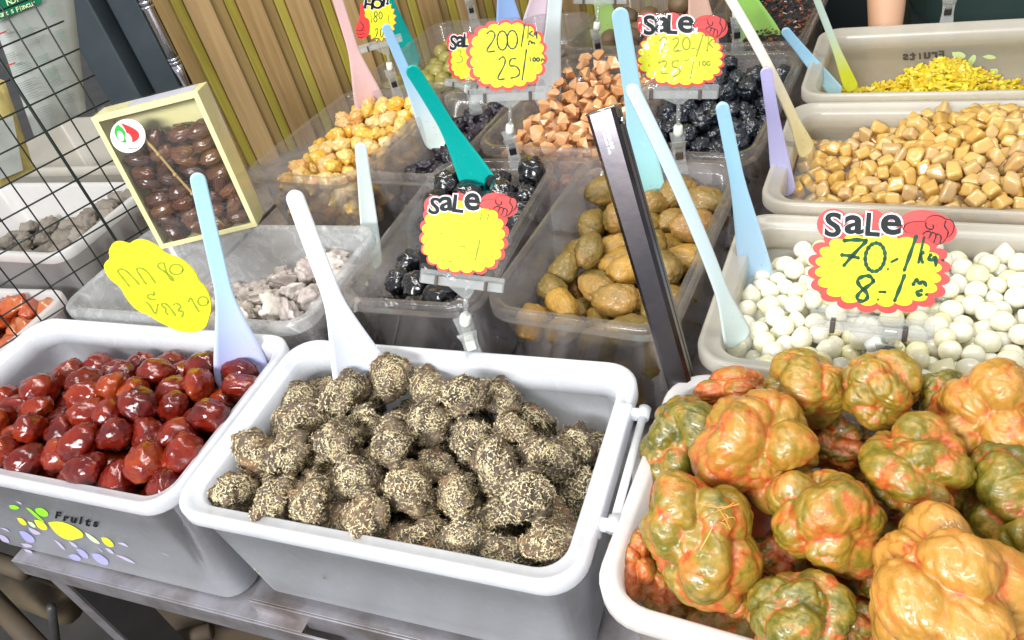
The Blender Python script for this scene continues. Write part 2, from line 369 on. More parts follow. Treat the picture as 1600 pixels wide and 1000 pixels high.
TK = tub('tub', (-.617, .792), -6, .150, .262, .15, M['tub_smoky'], 'narrow smoky tub of matte black dried plums', r=.03)
TN = tub('tub', (-.460, .858), -8, .196, .305, .15, M['tub_smoky'], 'smoky clear tub of orange candied ginger chunks', r=.032)
TU = tub('tub', (-.262, .833), -8, .182, .300, .15, M['tub_smoky'], 'smoky clear tub of wrinkled blue black dried fruit', r=.032)
TV = tub('tub', (-.785, 1.105), -8, .205, .285, .15, M['tub_smoky'], 'smoky clear tub of round green olives below the slat wall', r=.034)
TH = tub('tub', (-.577, 1.085), -7, .135, .285, .15, M['tub_smoky'], 'narrow smoky tub of brown bits between the green and brown olives', r=.03)
TQ = tub('tub', (-.430, 1.182), -8, .205, .290, .15, M['tub_smoky'], 'smoky clear tub of round brown olives behind the ginger', r=.032)
TX = tub('tub', (-.215, 1.152), -8, .170, .290, .15, M['tub_smoky'], 'smoky clear tub of black powder with reddish crumbs', r=.032)
TL1 = tub('tub', (-1.335, .588), -1, .350, .20, .15, M['tub_white'], 'white tub of grey dried plums behind the wire grid', r=.03, ztop=RIM)
TL2 = tub('tub', (-1.33, .37), 2, .345, .19, .10, M['tub_white'], 'white tub of red pickled vegetables behind the wire grid', r=.03, ztop=RIM - .05)
TL3 = tub('tub', (-1.45, .83), 0, .37, .21, .15, M['tub_cream'], 'empty looking cream tub behind the grey plum tub', r=.03, ztop=RIM)

# snap handles on the two front tubs
def latches(T, side):
    L = empty('latch', (T.c[0], T.c[1], T.z0)); L.parent = T.o; L.matrix_parent_inverse = Matrix.Identity(4); L.location = (0, 0, 0)
    x = side * T.w / 2; z = T.h - .003
    def part(nm, me): obj(nm, me, L)
    y0, y1 = -.052, .055
    part('hinge_plate', boxmesh('hinge_plate', (min(x - side*.012, x + side*.0015), y0 - .006, T.h - .0165), (max(x - side*.012, x + side*.0015), y1 + .006, T.h + .0022), M['tub_milky'], .002))
    for y in (y0 - .004, y1 - .004):
        part('arm', boxmesh('arm', (min(x, x + side*.0115), y, z - .006), (max(x, x + side*.0115), y + .008, z + .003), M['tub_milky'], .0018))
        part('knuckle', tube_mesh('knuckle', [(x + side*.0110, y - .001, z), (x + side*.0110, y + .010, z)], .0052, M['tub_milky'], 12))
    part('grip_bar', tube_mesh('grip_bar', [(x + side*.0110, y0, z), (x + side*.0110, y1, z)], .0033, M['tub_milky'], 10))
latches(TB, 1); latches(TB, -1) if False else None

# ------------------------------------------------------------------ flat print on planes
class Plane:
    def __init__(s, P0, n, up=(0, 0, 1), off=.0004):
        s.P0 = np.asarray(P0, float); s.n = unit(n); s.lay = off
    def pt(s, p, lay=0): return on_plane(p, s.P0, s.n) + s.n * s.lay * lay
def poly_part(pl, px, lay, m, name, parent, thick=.00025):
    P = [pl.pt(p, lay) for p in px]; Q = [p - pl.n * thick for p in P]; n = len(P)
    bm = bmesh.new(); vs = [bm.verts.new(p) for p in P]; ws = [bm.verts.new(p) for p in Q]
    f = bm.faces.new(vs); bm.normal_update()
    if f.normal.dot(Vector(pl.n)) < 0: f.normal_flip()
    bm.faces.new(ws)
    for i in range(n): bm.faces.new((vs[i], vs[(i+1) % n], ws[(i+1) % n], ws[i]))
    bmesh.ops.recalc_face_normals(bm, faces=list(bm.faces))
    bmesh.ops.triangulate(bm, faces=[f for f in bm.faces if len(f.verts) > 4])
    me = bpy.data.meshes.new(name); bm.to_mesh(me); bm.free(); me.materials.append(m)
    return pobj(name, me, parent)
def ell(cx, cy, rx, ry, n=26, rot=0, a0=0, a1=360):
    c, s = math.cos(math.radians(rot)), math.sin(math.radians(rot)); out = []
    for k in range(n):
        a = math.radians(a0 + (a1 - a0) * k / (n if a1 - a0 == 360 else n - 1)); x, y = rx * math.cos(a), ry * math.sin(a)
        out.append((cx + c * x - s * y, cy + s * x + c * y))
    return out
def scallop(cx, cy, rx, ry, k, amp, rot=0, n=8):
    out = []; N = k * n
    for i in range(N):
        a = 2 * math.pi * i / N; b = abs(math.sin(a * k / 2)); q = 1 + amp * (b ** .7 - 1); q2 = 2.5
        ca, sa = math.cos(a), math.sin(a); e = (abs(ca) ** q2 + abs(sa) ** q2) ** (-1 / q2)
        x, y = rx * q * ca * e, ry * q * sa * e
        c, s = math.cos(math.radians(rot)), math.sin(math.radians(rot)); out.append((cx + c*x - s*y, cy + s*x + c*y))
    return out
def smooth_line(P, it=2):
    P = [np.asarray(p, float) for p in P]
    for _ in range(it):
        if len(P) < 3: break
        Q = [P[0]]
        for a, b in zip(P[:-1], P[1:]): Q += [.75*a + .25*b, .25*a + .75*b]
        P = Q + [P[-1]]
    return P
def stroke_part(pl, lines, wpx, lay, m, name, parent, thick=.0002):
    """one written character or mark: ribbons with round ends following pen lines"""
    V = []; Fc = []
    for ln in lines:
        P = smooth_line(ln)
        if len(P) == 1: P = [P[0], P[0] + np.array([.6, .3])]
        L = []; R = []
        for i, p in enumerate(P):
            d = P[min(i+1, len(P)-1)] - P[max(i-1, 0)]; d = d / (np.linalg.norm(d) + 1e-9); nn = np.array([-d[1], d[0]])
            ww = wpx * .5 * (.9 + .2 * math.sin(i * 1.3))
            if i in (0, len(P)-1): ww *= .65
            L.append(p + nn * ww); R.append(p - nn * ww)
        d0 = unit(P[0] - P[1]) * wpx * .3; d1 = unit(P[-1] - P[-2]) * wpx * .3
        b = len(V); n = len(P)
        for k in range(2):
            dz = -pl.n * thick * k
            V += [pl.pt(p, lay) + dz for p in L] + [pl.pt(p, lay) + dz for p in R] + [pl.pt(P[0] + d0, lay) + dz, pl.pt(P[-1] + d1, lay) + dz]
        m2 = 2 * n + 2
        for i in range(n - 1): Fc.append((b+i, b+i+1, b+n+i+1, b+n+i))
        Fc.append((b, b+n, b+2*n)); Fc.append((b+n-1, b+2*n+1, b+2*n-1))
        for i in range(n - 1): Fc.append((b+i, b+i+1, b+m2+i+1, b+m2+i)); Fc.append((b+n+i, b+n+i+1, b+m2+n+i+1, b+m2+n+i))
    return pobj(name, mesh(name, V, Fc, m, False), parent)
_fc = {}
def glyph(ch, offset=0.0):
    k = (ch, offset)
    if k not in _fc:
        cu = bpy.data.curves.new('t', 'FONT'); cu.body = ch; cu.size = 1; cu.offset = offset; cu.extrude = 0; cu.resolution_u = 4
        o = bpy.data.objects.new('t', cu); COL.objects.link(o); dg = bpy.context.evaluated_depsgraph_get(); dg.update()
        me = bpy.data.meshes.new_from_object(o.evaluated_get(dg)); V = np.array([v.co[:] for v in me.vertices]); Fc = [tuple(p.vertices) for p in me.polygons]
        bpy.data.objects.remove(o); bpy.data.curves.remove(cu); bpy.data.meshes.remove(me); _fc[k] = (V, Fc)
    return _fc[k]
def letter(pl, ch, cx, cy, hpx, lay, m, parent, rot=0, wide=1.0, offset=.03, name='letter', mirror=False, box=None, skew=0):
    """one printed letter, centred on a pixel of its plane; box: glyph box taken from another offset"""
    V, Fc = glyph(ch, offset); B = glyph(ch, 0)[0]; lo, hi = B.min(0), B.max(0); sc = hpx / (hi[1] - lo[1]); c0 = (lo + hi) / 2
    c, s = math.cos(math.radians(rot)), math.sin(math.radians(rot)); out = []
    for v in V:
        x = (v[0] - c0[0]) * sc * wide * (-1 if mirror else 1); y = -(v[1] - c0[1]) * sc; y += skew * x
        out.append(pl.pt((cx + c*x - s*y, cy + s*x + c*y), lay))
    return pobj(name, mesh(name, out, Fc, m, False), parent)

# ------------------------------------------------------------------ price signs
def clip_stand(root, base, up_to, yaw=0, spring='black'):
    """acrylic clip gripping a rim at base, stem with white joint up to point up_to"""
    b = np.asarray(base, float); t = np.asarray(up_to, float)
    c, s = math.cos(yaw), math.sin(yaw); ex, ey = np.array([c, s, 0]), np.array([-s, c, 0])
    for sg, nm in ((-1, 'front_jaw'), (1, 'rear_jaw')):
        P = []
        prof = [(.030, .012), (.018, .0055), (.006, .0042), (-.008, .0058), (-.022, .0075), (-.026, .0065)]
        V = []; Fc = []; hw = [.0095, .0075, .007, .0085, .0105, .0105]
        for k in range(2):
            for (z, y), hx in zip(prof, hw):
                for sx in (-1, 1): V.append(b + ex * sx * hx + ey * sg * (y + k * .0016) + np.array([0, 0, z]))
        n = len(prof)
        for i in range(n - 1):
            Fc.append((2*i, 2*i+1, 2*i+3, 2*i+2)); o2 = 2 * n; Fc.append((o2+2*i+2, o2+2*i+3, o2+2*i+1, o2+2*i))
            for q in (0, 1): Fc.append((2*i+q, 2*i+2+q, o2+2*i+2+q, o2+2*i+q))
        Fc.append((0, 1, 2*n+1, 2*n)); Fc.append((2*n-2, 2*n-1, 4*n-1, 4*n-2))
        pobj(nm, mesh(nm, V, Fc, M['acrylic'], False), root)
    fr = frame_mat(b, ex, ey, [0, 0, 1])
    pobj('spring', boxmesh('spring', (-.0045, -.0075, .004), (.0045, .0075, .014), M[spring], .001, fr), root)
    j = b + (t - b) * .62; top = b + np.array([0, 0, .026])
    pobj('neck', boxmesh('neck', (-.0045, -.002, .018), (.0045, .002, .034), M['acrylic'], .0008, fr), root)
    d = unit(t - top); q0 = top + d * .006; q1 = q0 + d * .013
    pobj('joint', tube_mesh('joint', [q0, q0 + d * .004, q1 - d * .002, q1], [.0048, .0056, .0052, .0042], M['white_conn'], 14), root)
    pobj('stem', tube_mesh('stem', [q1, t], [.0028, .0022], M['acrylic'], 10), root)
def sign_frame(pl, L, R, B, root):
    """clear bar with two bands holding the card: L, R pixels of the bar ends, B pixel of the funnel tip"""
    a, b = pl.pt(L), pl.pt(R); ex = unit(b - a); W = np.linalg.norm(b - a); ey = np.cross(pl.n, ex); tip = pl.pt(B)
    fr = frame_mat(a, ex, ey, pl.n); hgt = W * .085
    pobj('holder_bar', boxmesh('holder_bar', (0, -hgt, -.003), (W, hgt, -.0005), M['acrylic'], .001, fr), root)
    pobj('front_bar', boxmesh('front_bar', (W*.02, -hgt, .0035), (W*.98, hgt*.2, .0055), M['acrylic'], .0008, fr), root)
    for q in (.2, .78):
        pobj('band', boxmesh('band', (W*q - W*.022, -hgt*1.15, -.0035), (W*q + W*.022, hgt*.25, .006), M['brownband'], .0008, fr), root)
    mid = (a + b) / 2 - ey * hgt
    V = [mid - ex*W*.16, mid + ex*W*.16, tip + ex*W*.04, tip - ex*W*.04]; V = [v for v in V] + [v - pl.n*.003 for v in V]
    pobj('funnel', mesh('funnel', V, [(0,1,2,3),(7,6,5,4),(0,4,5,1),(1,5,6,2),(2,6,7,3),(3,7,4,0)], M['acrylic'], False), root)
    return tip
def pointing_hand(pl, T, root, lay=7, m=None, fist=False):
    """red cartoon hand; T maps hand units (0..100) to pixels"""
    m = m or M['red']
    hand = [(0,45),(4,30),(16,22),(34,20),(44,19),(48,6),(60,0),(74,2),(84,12),(92,10),(100,22),(98,46),(90,62),(84,64),(78,80),(66,88),(60,82),(54,78),(50,70),(42,66),(38,56),(24,58),(8,56)]
    H = smooth_line(hand + [hand[0]], 2)[:-1]
    c = np.array([55, 42.])
    poly_part(pl, [T(c + (np.asarray(p) - c) * 1.05) for p in H], lay, M['ink'], 'hand_outline', root)
    poly_part(pl, [T(p) for p in H], lay + 1, m, 'hand', root)
    for ln in ([(44,20),(43,32),(50,42),(60,40),(58,26)], [(38,56),(46,46),(56,50),(50,68)], [(56,50),(66,54),(60,80)], [(66,54),(76,60),(72,82)], [(84,13),(80,30),(90,46),(86,62)]):
        stroke_part(pl, [[T(p) for p in ln]], abs(T((3.2, 0))[0] - T((0, 0))[0]), lay + 2, M['ink'], 'hand_line', root)
def price_sign(label, base, card_px, L, R, B, off=.0004, tilt=18, yawn=None, group=None, spring='black', card_y=None, stand=True):
    """base: world point gripped; card plane passes above the base, leaning back"""
    root = tag(empty('price_sign', base), label, 'price sign', group)
    r = -ray(card_px); hy = math.atan2(r[1], r[0]) if yawn is None else yawn
    n = np.array([math.cos(hy) * math.cos(math.radians(tilt)), math.sin(hy) * math.cos(math.radians(tilt)), math.sin(math.radians(tilt))])
    yb = card_y if card_y is not None else base[1]
    P0 = on_y(B, yb); pl = Plane(P0, n, off=off)
    tip = sign_frame(pl, L, R, B, root)
    if stand: clip_stand(root, base, tip - pl.n * .001, yaw=hy + math.pi / 2, spring=spring)
    return root, pl
def Z(ox, oy, sc): return lambda *pp: [(ox + p[0] / sc, oy + p[1] / sc) for p in pp]
def sale_word(pl, root, specs, lay=5, red=None):
    for ch, cx, cy, h, rot, wd_ in specs:
        poly_part(pl, ell(cx, cy, h*.62*wd_, h*.68, 22), lay - 3.4, red or M['red'], 'red_halo', root)
    for ch, cx, cy, h, rot, wd_ in specs:
        letter(pl, ch, cx, cy, h, lay - 1, M['white'], root, rot, wd_, .07, 'letter_outline')
        letter(pl, ch, cx, cy, h, lay, M['ink'], root, rot, wd_, .026)
def sleeve(pl, px, root, lay=14):
    poly_part(pl, px, lay, M['sleeve'], 'clear_sleeve', root, .0002)

# big SALE 70.-/kg sign in the onion tub
z1 = Z(1250, 310, 4.0)
base = at((1385, 566), RIM); S1, P1 = price_sign('large clean SALE sign reading 70 and 8 in front of the pearl onions', base, (1380, 420), (1265, 497), (1460, 519), (1362, 540), tilt=20)
poly_part(P1, scallop(*z1((495, 445))[0], 112, 68, 20, .10, 3), 1, M['pinkred'], 'red_border', S1)
poly_part(P1, scallop(*z1((490, 445))[0], 99, 57, 20, .11, 3), 2.2, M['yellow'], 'yellow_panel', S1)
sale_word(P1, S1, [('S', *z1((208, 160))[0], 36, 3, 1.15), ('a', *z1((340, 160))[0], 27, 2, 1.2), ('L', *z1((458, 160))[0], 34, 4, 1.0), ('e', *z1((570, 160))[0], 29, 3, 1.15)], red=M['pinkred'])
poly_part(P1, ell(*z1((800, 180))[0], 46, 26, 26, 12), 1.4, M['pinkred'], 'red_halo', S1)
pointing_hand(P1, lambda p: (1250 + (650 + p[0] * 3.1) / 4, 310 + (95 + p[1] * 2.05 + p[0] * .12) / 4), S1, 7)
for nm, ls in (('seven', [[(270,262),(345,255),(420,260)], [(418,262),(340,340),(272,420)], [(255,350),(310,355),(370,370)]]),
               ('zero', [ell(470, 365, 62, 90, 18, 8) + [ell(470, 365, 62, 90, 18, 8)[0]]]), ('mark', [[(570,395),(610,375)], [(548,438)]]),
               ('slash', [[(728,228),(690,340),(650,450)]]), ('kilo', [[(775,240),(740,400)], [(772,330),(748,360),(768,400)], [(820,345),(800,375),(828,388),(850,350),(848,420)], [(885,382),(898,384)]]),
               ('eight', [[(462,515),(440,480),(395,482),(355,505),(372,545),(420,585),(425,622),(385,645),(350,620),(375,580),(440,535),(466,508)]]),
               ('mark', [[(487,628)], [(495,580),(535,582)]]), ('slash', [[(655,472),(622,560),(590,640)]]),
               ('unit', [[(705,540),(728,495),(742,535),(770,510),(790,545)], [(765,570),(730,580),(732,602),(762,598)], [(785,596),(793,600)]])):
    stroke_part(P1, [z1(*l) for l in ls], 6.3, 3.6, M['pen_green'], nm, S1)
sleeve(P1, z1((112, 42), (990, 82), (935, 560), (850, 640), (840, 810), (60, 735), (70, 605), (48, 480)), S1)

# spotted SALE 220 sign
z2 = Z(980, 10, 3.706)
base = at((1062, 250), RIM); S2, P2 = price_sign('spotted SALE sign reading 220 and 25 above the blue black fruit', base, (1062, 90), (992, 143), (1123, 143), (1060, 163), tilt=20, spring='brownband')
poly_part(P2, scallop(*z2((310, 300))[0], 69, 46, 20, .10, 2), 1, M['red'], 'red_border', S2)
poly_part(P2, scallop(*z2((307, 295))[0], 66, 43, 20, .10, 2), 2.2, M['yellow_spotted'], 'yellow_panel', S2)
sale_word(P2, S2, [('S', *z2((128, 108))[0], 29, 0, 1.05), ('a', *z2((205, 105))[0], 23, 0, 1.15), ('L', *z2((262, 105))[0], 28, 3, .9), ('e', *z2((340, 105))[0], 24, 2, 1.1)])
poly_part(P2, ell(*z2((480, 120))[0], 28, 19, 24, 8), 1.4, M['red'], 'red_halo', S2)
pointing_hand(P2, lambda p: (980 + (385 + p[0] * 1.85) / 3.706, 10 + (45 + p[1] * 1.45 + p[0] * .1) / 3.706), S2, 7)
for nm, ls in (('two', [[(185,200),(213,175),(235,195),(182,260),(240,262)]]), ('two', [[(262,195),(285,178),(305,200),(256,262),(315,256)]]), ('zero', [ell(342, 215, 22, 36, 14) + [ell(342, 215, 22, 36, 14)[0]]]),
               ('mark', [[(368,245),(395,240)]]), ('slash', [[(440,160),(420,225),(400,290)]]), ('kilo', [[(470,165),(465,260)], [(492,190),(470,215),(496,238)]]),
               ('two', [[(182,330),(213,310),(235,330),(182,390),(240,385)]]), ('five', [[(300,315),(262,315),(258,350),(300,355),(310,385),(262,410)]]), ('mark', [[(330,315),(358,308)]]),
               ('slash', [[(386,305),(365,415)]]), ('hundred', [[(418,315),(418,345)], ell(445, 330, 10, 12, 10), ell(470, 330, 10, 12, 10)])):
    stroke_part(P2, [z2(*l) for l in ls], 2.6, 3.4, M['pen_faint'], nm, S2)
for i in range(16):
    q = z2((random.uniform(110, 510), random.uniform(180, 420)))[0]
    poly_part(P2, ell(*q, random.uniform(.6, 1.5), random.uniform(.5, 1.1), 8), 3.8, M['brownband'], 'dirt_spot', S2)
sleeve(P2, z2((60, 40), (575, 40), (580, 330), (535, 510), (45, 500), (45, 330)), S2)

# 200/kg sign at the ginger
z3 = Z(720, 20, 3.706)
base = at((803, 243), RIM); S3, P3 = price_sign('yellow scalloped sign reading 200 per kg and 25 clipped on the ginger tub', base, (797, 90), (733, 150), (855, 144), (797, 168), tilt=18)
poly_part(P3, scallop(*z3((265, 245))[0], 64, 56, 18, .09, -3), 1, M['pinkred'], 'red_border', S3)
poly_part(P3, scallop(*z3((268, 245))[0], 58, 51, 18, .09, -3), 2.2, M['yellow'], 'yellow_panel', S3)
def zr(cx, cy, a, b): e = ell(cx, cy, a, b, 16); return e + [e[0], e[1]]
for nm, ls in (('two', [[(150,122),(172,100),(200,118),(192,155),(137,230),(200,221)]]), ('zero', [zr(240,160,30,56)]), ('zero', [zr(298,155,30,54)]), ('slash', [[(370,65),(360,130),(350,195)]]),
               ('kilo', [[(390,70),(388,150)], [(415,105),(392,120),(420,137)], [(436,110),(420,125),(436,130),(437,105),(440,152)], [(452,143)]]), ('unit', [[(392,187),(395,160),(408,165),(410,182),(416,165),(430,182)], [(455,175)]]),
               ('two', [[(220,272),(243,250),(260,270),(250,310),(203,390),(255,382)]]), ('five', [[(320,265),(285,265),(280,310),(320,305),(345,340),(330,370),(287,378)]]), ('slash', [[(380,210),(368,300),(355,390)]]),
               ('hundred', [[(400,255),(402,280)], zr(425,270,8,10), zr(447,270,8,10), [(465,281),(470,262),(484,278)]])):
    stroke_part(P3, [z3(*l) for l in ls], 2.5, 3.4, M['pen_black'], nm, S3)
sleeve(P3, z3((28, 60), (495, 30), (530, 420), (40, 465)), S3)

# glare SALE sign on the plum tub
z4 = Z(630, 290, 5.88)
base = at((738, 545), RIM); S4, P4 = price_sign('faded SALE sign in a crumpled sleeve on the back rim of the brown plum tub', base, (728, 375), (656, 430), (788, 447), (728, 466), tilt=34, spring='white_conn', card_y=base[1] - .005)
poly_part(P4, scallop(*z4((560, 450))[0], 70, 64, 20, .09, 4), 1, M['pinkred'], 'red_border', S4)
poly_part(P4, scallop(*z4((550, 470))[0], 65, 56, 20, .09, 4), 2.2, M['yellow'], 'yellow_panel', S4)
sale_word(P4, S4, [('S', *z4((290, 188))[0], 25, 12, 1.1), ('a', *z4((400, 168))[0], 21, -3, 1.15), ('L', *z4((508, 168))[0], 26, 6, 1.0), ('e', *z4((632, 150))[0], 25, 3, 1.0)], red=M['pinkred'])
poly_part(P4, ell(*z4((880, 180))[0], 30, 19, 24, 12), 1.4, M['pinkred'], 'red_halo', S4)
pointing_hand(P4, lambda p: (630 + (700 + p[0] * 3.4) / 5.88, 290 + (85 + p[1] * 2.2 + p[0] * .1) / 5.88), S4, 7, M['pinkred'])
for nm, ls in (('slash', [[(705,500),(685,580),(662,685)]]), ('mark', [[(515,562),(570,560)]]), ('mark', [[(395,690),(450,702)]]), ('slash', [[(722,255),(705,320)]]), ('slash', [[(785,258),(772,315)]])):
    stroke_part(P4, [z4(*l) for l in ls], 2.6, 3.4, M['pen_faint'], nm, S4)
for q in ((350,440),(478,445),(596,455),(605,625),(632,628),(612,660),(720,620),(758,592),(810,600),(806,640),(862,465),(570,575)):
    poly_part(P4, ell(*z4(q)[0], 1.0, .9, 8), 3.8, M['ink'], 'dirt_spot', S4)
sleeve(P4, z4((85, 185), (180, 130), (420, 100), (640, 50), (1075, 68), (1000, 480), (985, 590), (930, 770), (880, 905), (155, 830), (150, 670), (50, 620), (40, 340)), S4)

# HOT sign on the golden fruit tub
z5 = Z(550, 0, 6.25)
base = at((618, 138), RIM); S5, P5 = price_sign('HOT sign with red thumb reading 180 and 20 behind the golden fruit', base, (592, 40), (561, 78), (628, 58), (606, 86), tilt=10)
star = []
for i in range(40):
    a = 2 * math.pi * i / 40; q = 1.0 if i % 2 else .84; star.append((550 + (265 + 165 * q * math.cos(a)) / 6.25, (190 + 215 * q * math.sin(a)) / 6.25))
poly_part(P5, [((x - 592.4) * 1.05 + 592.4, (y - 30.4) * 1.04 + 30.4) for x, y in star], 1, M['red'], 'red_border', S5)
poly_part(P5, star, 2.2, M['yellow'], 'yellow_panel', S5)
for ch, cx, cy, h in (('H', 165, 40, 14), ('O', 245, 35, 15), ('T', 310, 12, 15), ('!', 350, -5, 15)):
    letter(P5, ch, *z5((cx, cy))[0], h, 4, M['white'], S5, 8, 1.1, .08, 'letter_outline'); letter(P5, ch, *z5((cx, cy))[0], h, 5, M['ink'], S5, 8, 1.1, .04)
th = [(85,30),(115,40),(115,110),(125,170),(165,180),(175,260),(165,340),(130,370),(70,385),(40,340),(35,250),(70,195),(78,110)]
poly_part(P5, z5(*smooth_line(th + [th[0]], 2)[:-1]), 5, M['red'], 'thumb', S5)
for ln in ([(40,290),(75,300),(120,290)], [(45,325),(80,335),(120,325)], [(55,358),(85,368),(120,355)], [(75,205),(95,225),(120,265),(90,285)]):
    stroke_part(P5, [z5(*ln)], .9, 6.4, M['ink'], 'thumb_line', S5)
for nm, ls in (('one', [[(182,130),(190,220)]]), ('eight', [zr(232,135,14,22), zr(228,188,16,26)]), ('zero', [zr(278,150,16,36)]), ('mark', [[(315,130),(320,132)], [(315,185),(320,187)]]), ('slash', [[(350,130),(362,230)]]),
               ('two', [[(225,295),(244,272),(256,300),(222,382),(264,372)]]), ('zero', [zr(290,320,14,42)])):
    stroke_part(P5, [z5(*l) for l in ls], 1.5, 3.4, M['pen_black'], nm, S5)

# half hidden SALE 3.. sign
base = at((738, 152), RIM); S6, P6 = price_sign('small SALE sign reading 3 half hidden behind the 200 sign', base, (728, 85), (695, 128), (760, 136), (730, 146), tilt=14, stand=True)
poly_part(P6, scallop(732, 92, 32, 36, 18, .09, 5), 1, M['red'], 'red_border', S6)
poly_part(P6, scallop(733, 92, 28.5, 33, 18, .09, 5), 2.2, M['yellow'], 'yellow_panel', S6)
sale_word(P6, S6, [('S', *z5((990, 415))[0], 22, 4, .8), ('a', *z5((1062, 405))[0], 16, 4, .9), ('L', *z5((1120, 395))[0], 20, 4, .8)])
stroke_part(P6, [z5((1030,498),(1072,490),(1045,540),(1085,562),(1068,612),(1018,612))], 1.6, 3.4, M['pen_olive'], 'three', S6)
sleeve(P6, [(693, 45), (765, 38), (762, 136), (708, 124)], S6)

# clips whose cards stand above the picture
for i, (bp, cp, lb) in enumerate((((935, 78), (935, 10), 'clear sign clip on the rim in front of the brown olives'), ((1480, 26), (1482, -60), 'clear sign clip on the back rim of the yellow shred tub'),
                           ((1152, 62), (1146, -12), 'clear sign clip on the black powder tub rim'), ((738, 22), (744, -40), 'clear sign clip on the green olive tub rim'))):
    base = at(bp, RIM); s, p = price_sign(lb, base, (cp[0], cp[1] - 40), (cp[0] - 40, cp[1] - 12), (cp[0] + 45, cp[1] - 12), cp, tilt=10)
    poly_part(p, scallop(cp[0] + 2, cp[1] - 75, 46, 42, 18, .09, 0), 1, M['pinkred'], 'red_border', s)
    poly_part(p, scallop(cp[0] + 2, cp[1] - 75, 41, 37, 18, .09, 0), 2.2, M['yellow'], 'yellow_panel', s)

# yellow flower shaped tag standing in the date tub
zt = Z(150, 360, 5.884)
tb = at((262, 532), RIM - .004); tpl = Plane(tb, unit([.22, -.92, .30]), off=.0006)
tagroot = tag(empty('price_tag', tb), 'yellow flower shaped foam tag with handwritten Thai price in the date tub', 'price tag')
outline = [(72,330),(85,290),(130,258),(112,190),(160,104),(230,100),(305,127),(340,95),(390,80),(480,98),(580,160),(640,220),(730,240),(830,300),(920,400),(945,470),(1000,520),(1045,610),(1060,720),(1030,830),(1005,895),(940,930),(880,942),(760,930),(640,872),(545,822),(490,780),(380,740),(285,640),(225,520),(150,470),(90,400)]
poly_part(tpl, zt(*smooth_line(outline + [outline[0]], 1)[:-1]), 0, M['tag_yellow'], 'foam_card', tagroot, .0022)
for nm, ls in (('thai_letter', [[(310,515),(255,445),(205,385),(200,358),(250,352),(310,395),(400,498)], [(430,478)]]), ('thai_letter', [[(465,495),(410,420),(368,355),(400,338),(470,370),(550,485)], [(580,486)]]),
               ('eight', [[(630,300),(590,295),(560,325),(600,360),(660,395),(710,440),(715,465),(690,455),(650,390),(635,340),(628,305)]]), ('zero', [zr(738,358,62,48)]), ('mark', [[(757,433)]]), ('mark', [[(860,372)]]),
               ('thai_letter', [[(460,655),(500,690),(550,785),(565,700),(572,670)]]), ('thai_vowel', [[(548,632),(500,635),(468,605),(500,580),(548,600),(530,560)]]),
               ('thai_letter', [[(665,775),(635,745),(650,720),(600,690),(610,665),(660,680),(735,785)]]), ('thai_letter', [[(710,680),(750,668),(790,700),(740,740),(810,740),(790,800)]]), ('mark', [[(806,675)]]), ('mark', [[(878,765)]]),
               ('one', [[(848,660),(868,605),(905,680),(950,750)]]), ('zero', [zr(985,650,48,42)])):
    stroke_part(tpl, [zt(*l) for l in ls], 3.0, 1, M['pen_olive'], nm, tagroot)

# printed word and fruit pictures on the date tub
nA = unit([0, -1, -.028]); PA = Plane([TA.c[0], .240 + .0056, RIM - .015], nA, off=.0004)
zf = Z(0, 760, 6.154)
M['dec_green'] = plain('green_print', (.30, .85, .03), .4); M['dec_yellow'] = plain('lemon_print', (.85, .95, .03), .4, var=.4, vscale=200, var_col=(.75, .9, .15)); M['dec_pale'] = plain('pale_green_print', (.72, .93, .5), .4)
M['dec_violet'] = plain('violet_print', (.42, .40, .76), .4, var=.4, vscale=120, var_col=(.55, .54, .82))
M['dec_mauve'] = plain('mauve_print', (.56, .50, .68), .4)
def decal(px, m, nm, lay=1): poly_part(PA, zf(*smooth_line(px + [px[0]], 2)[:-1]), lay, M[m], nm, TA.o, .0001)
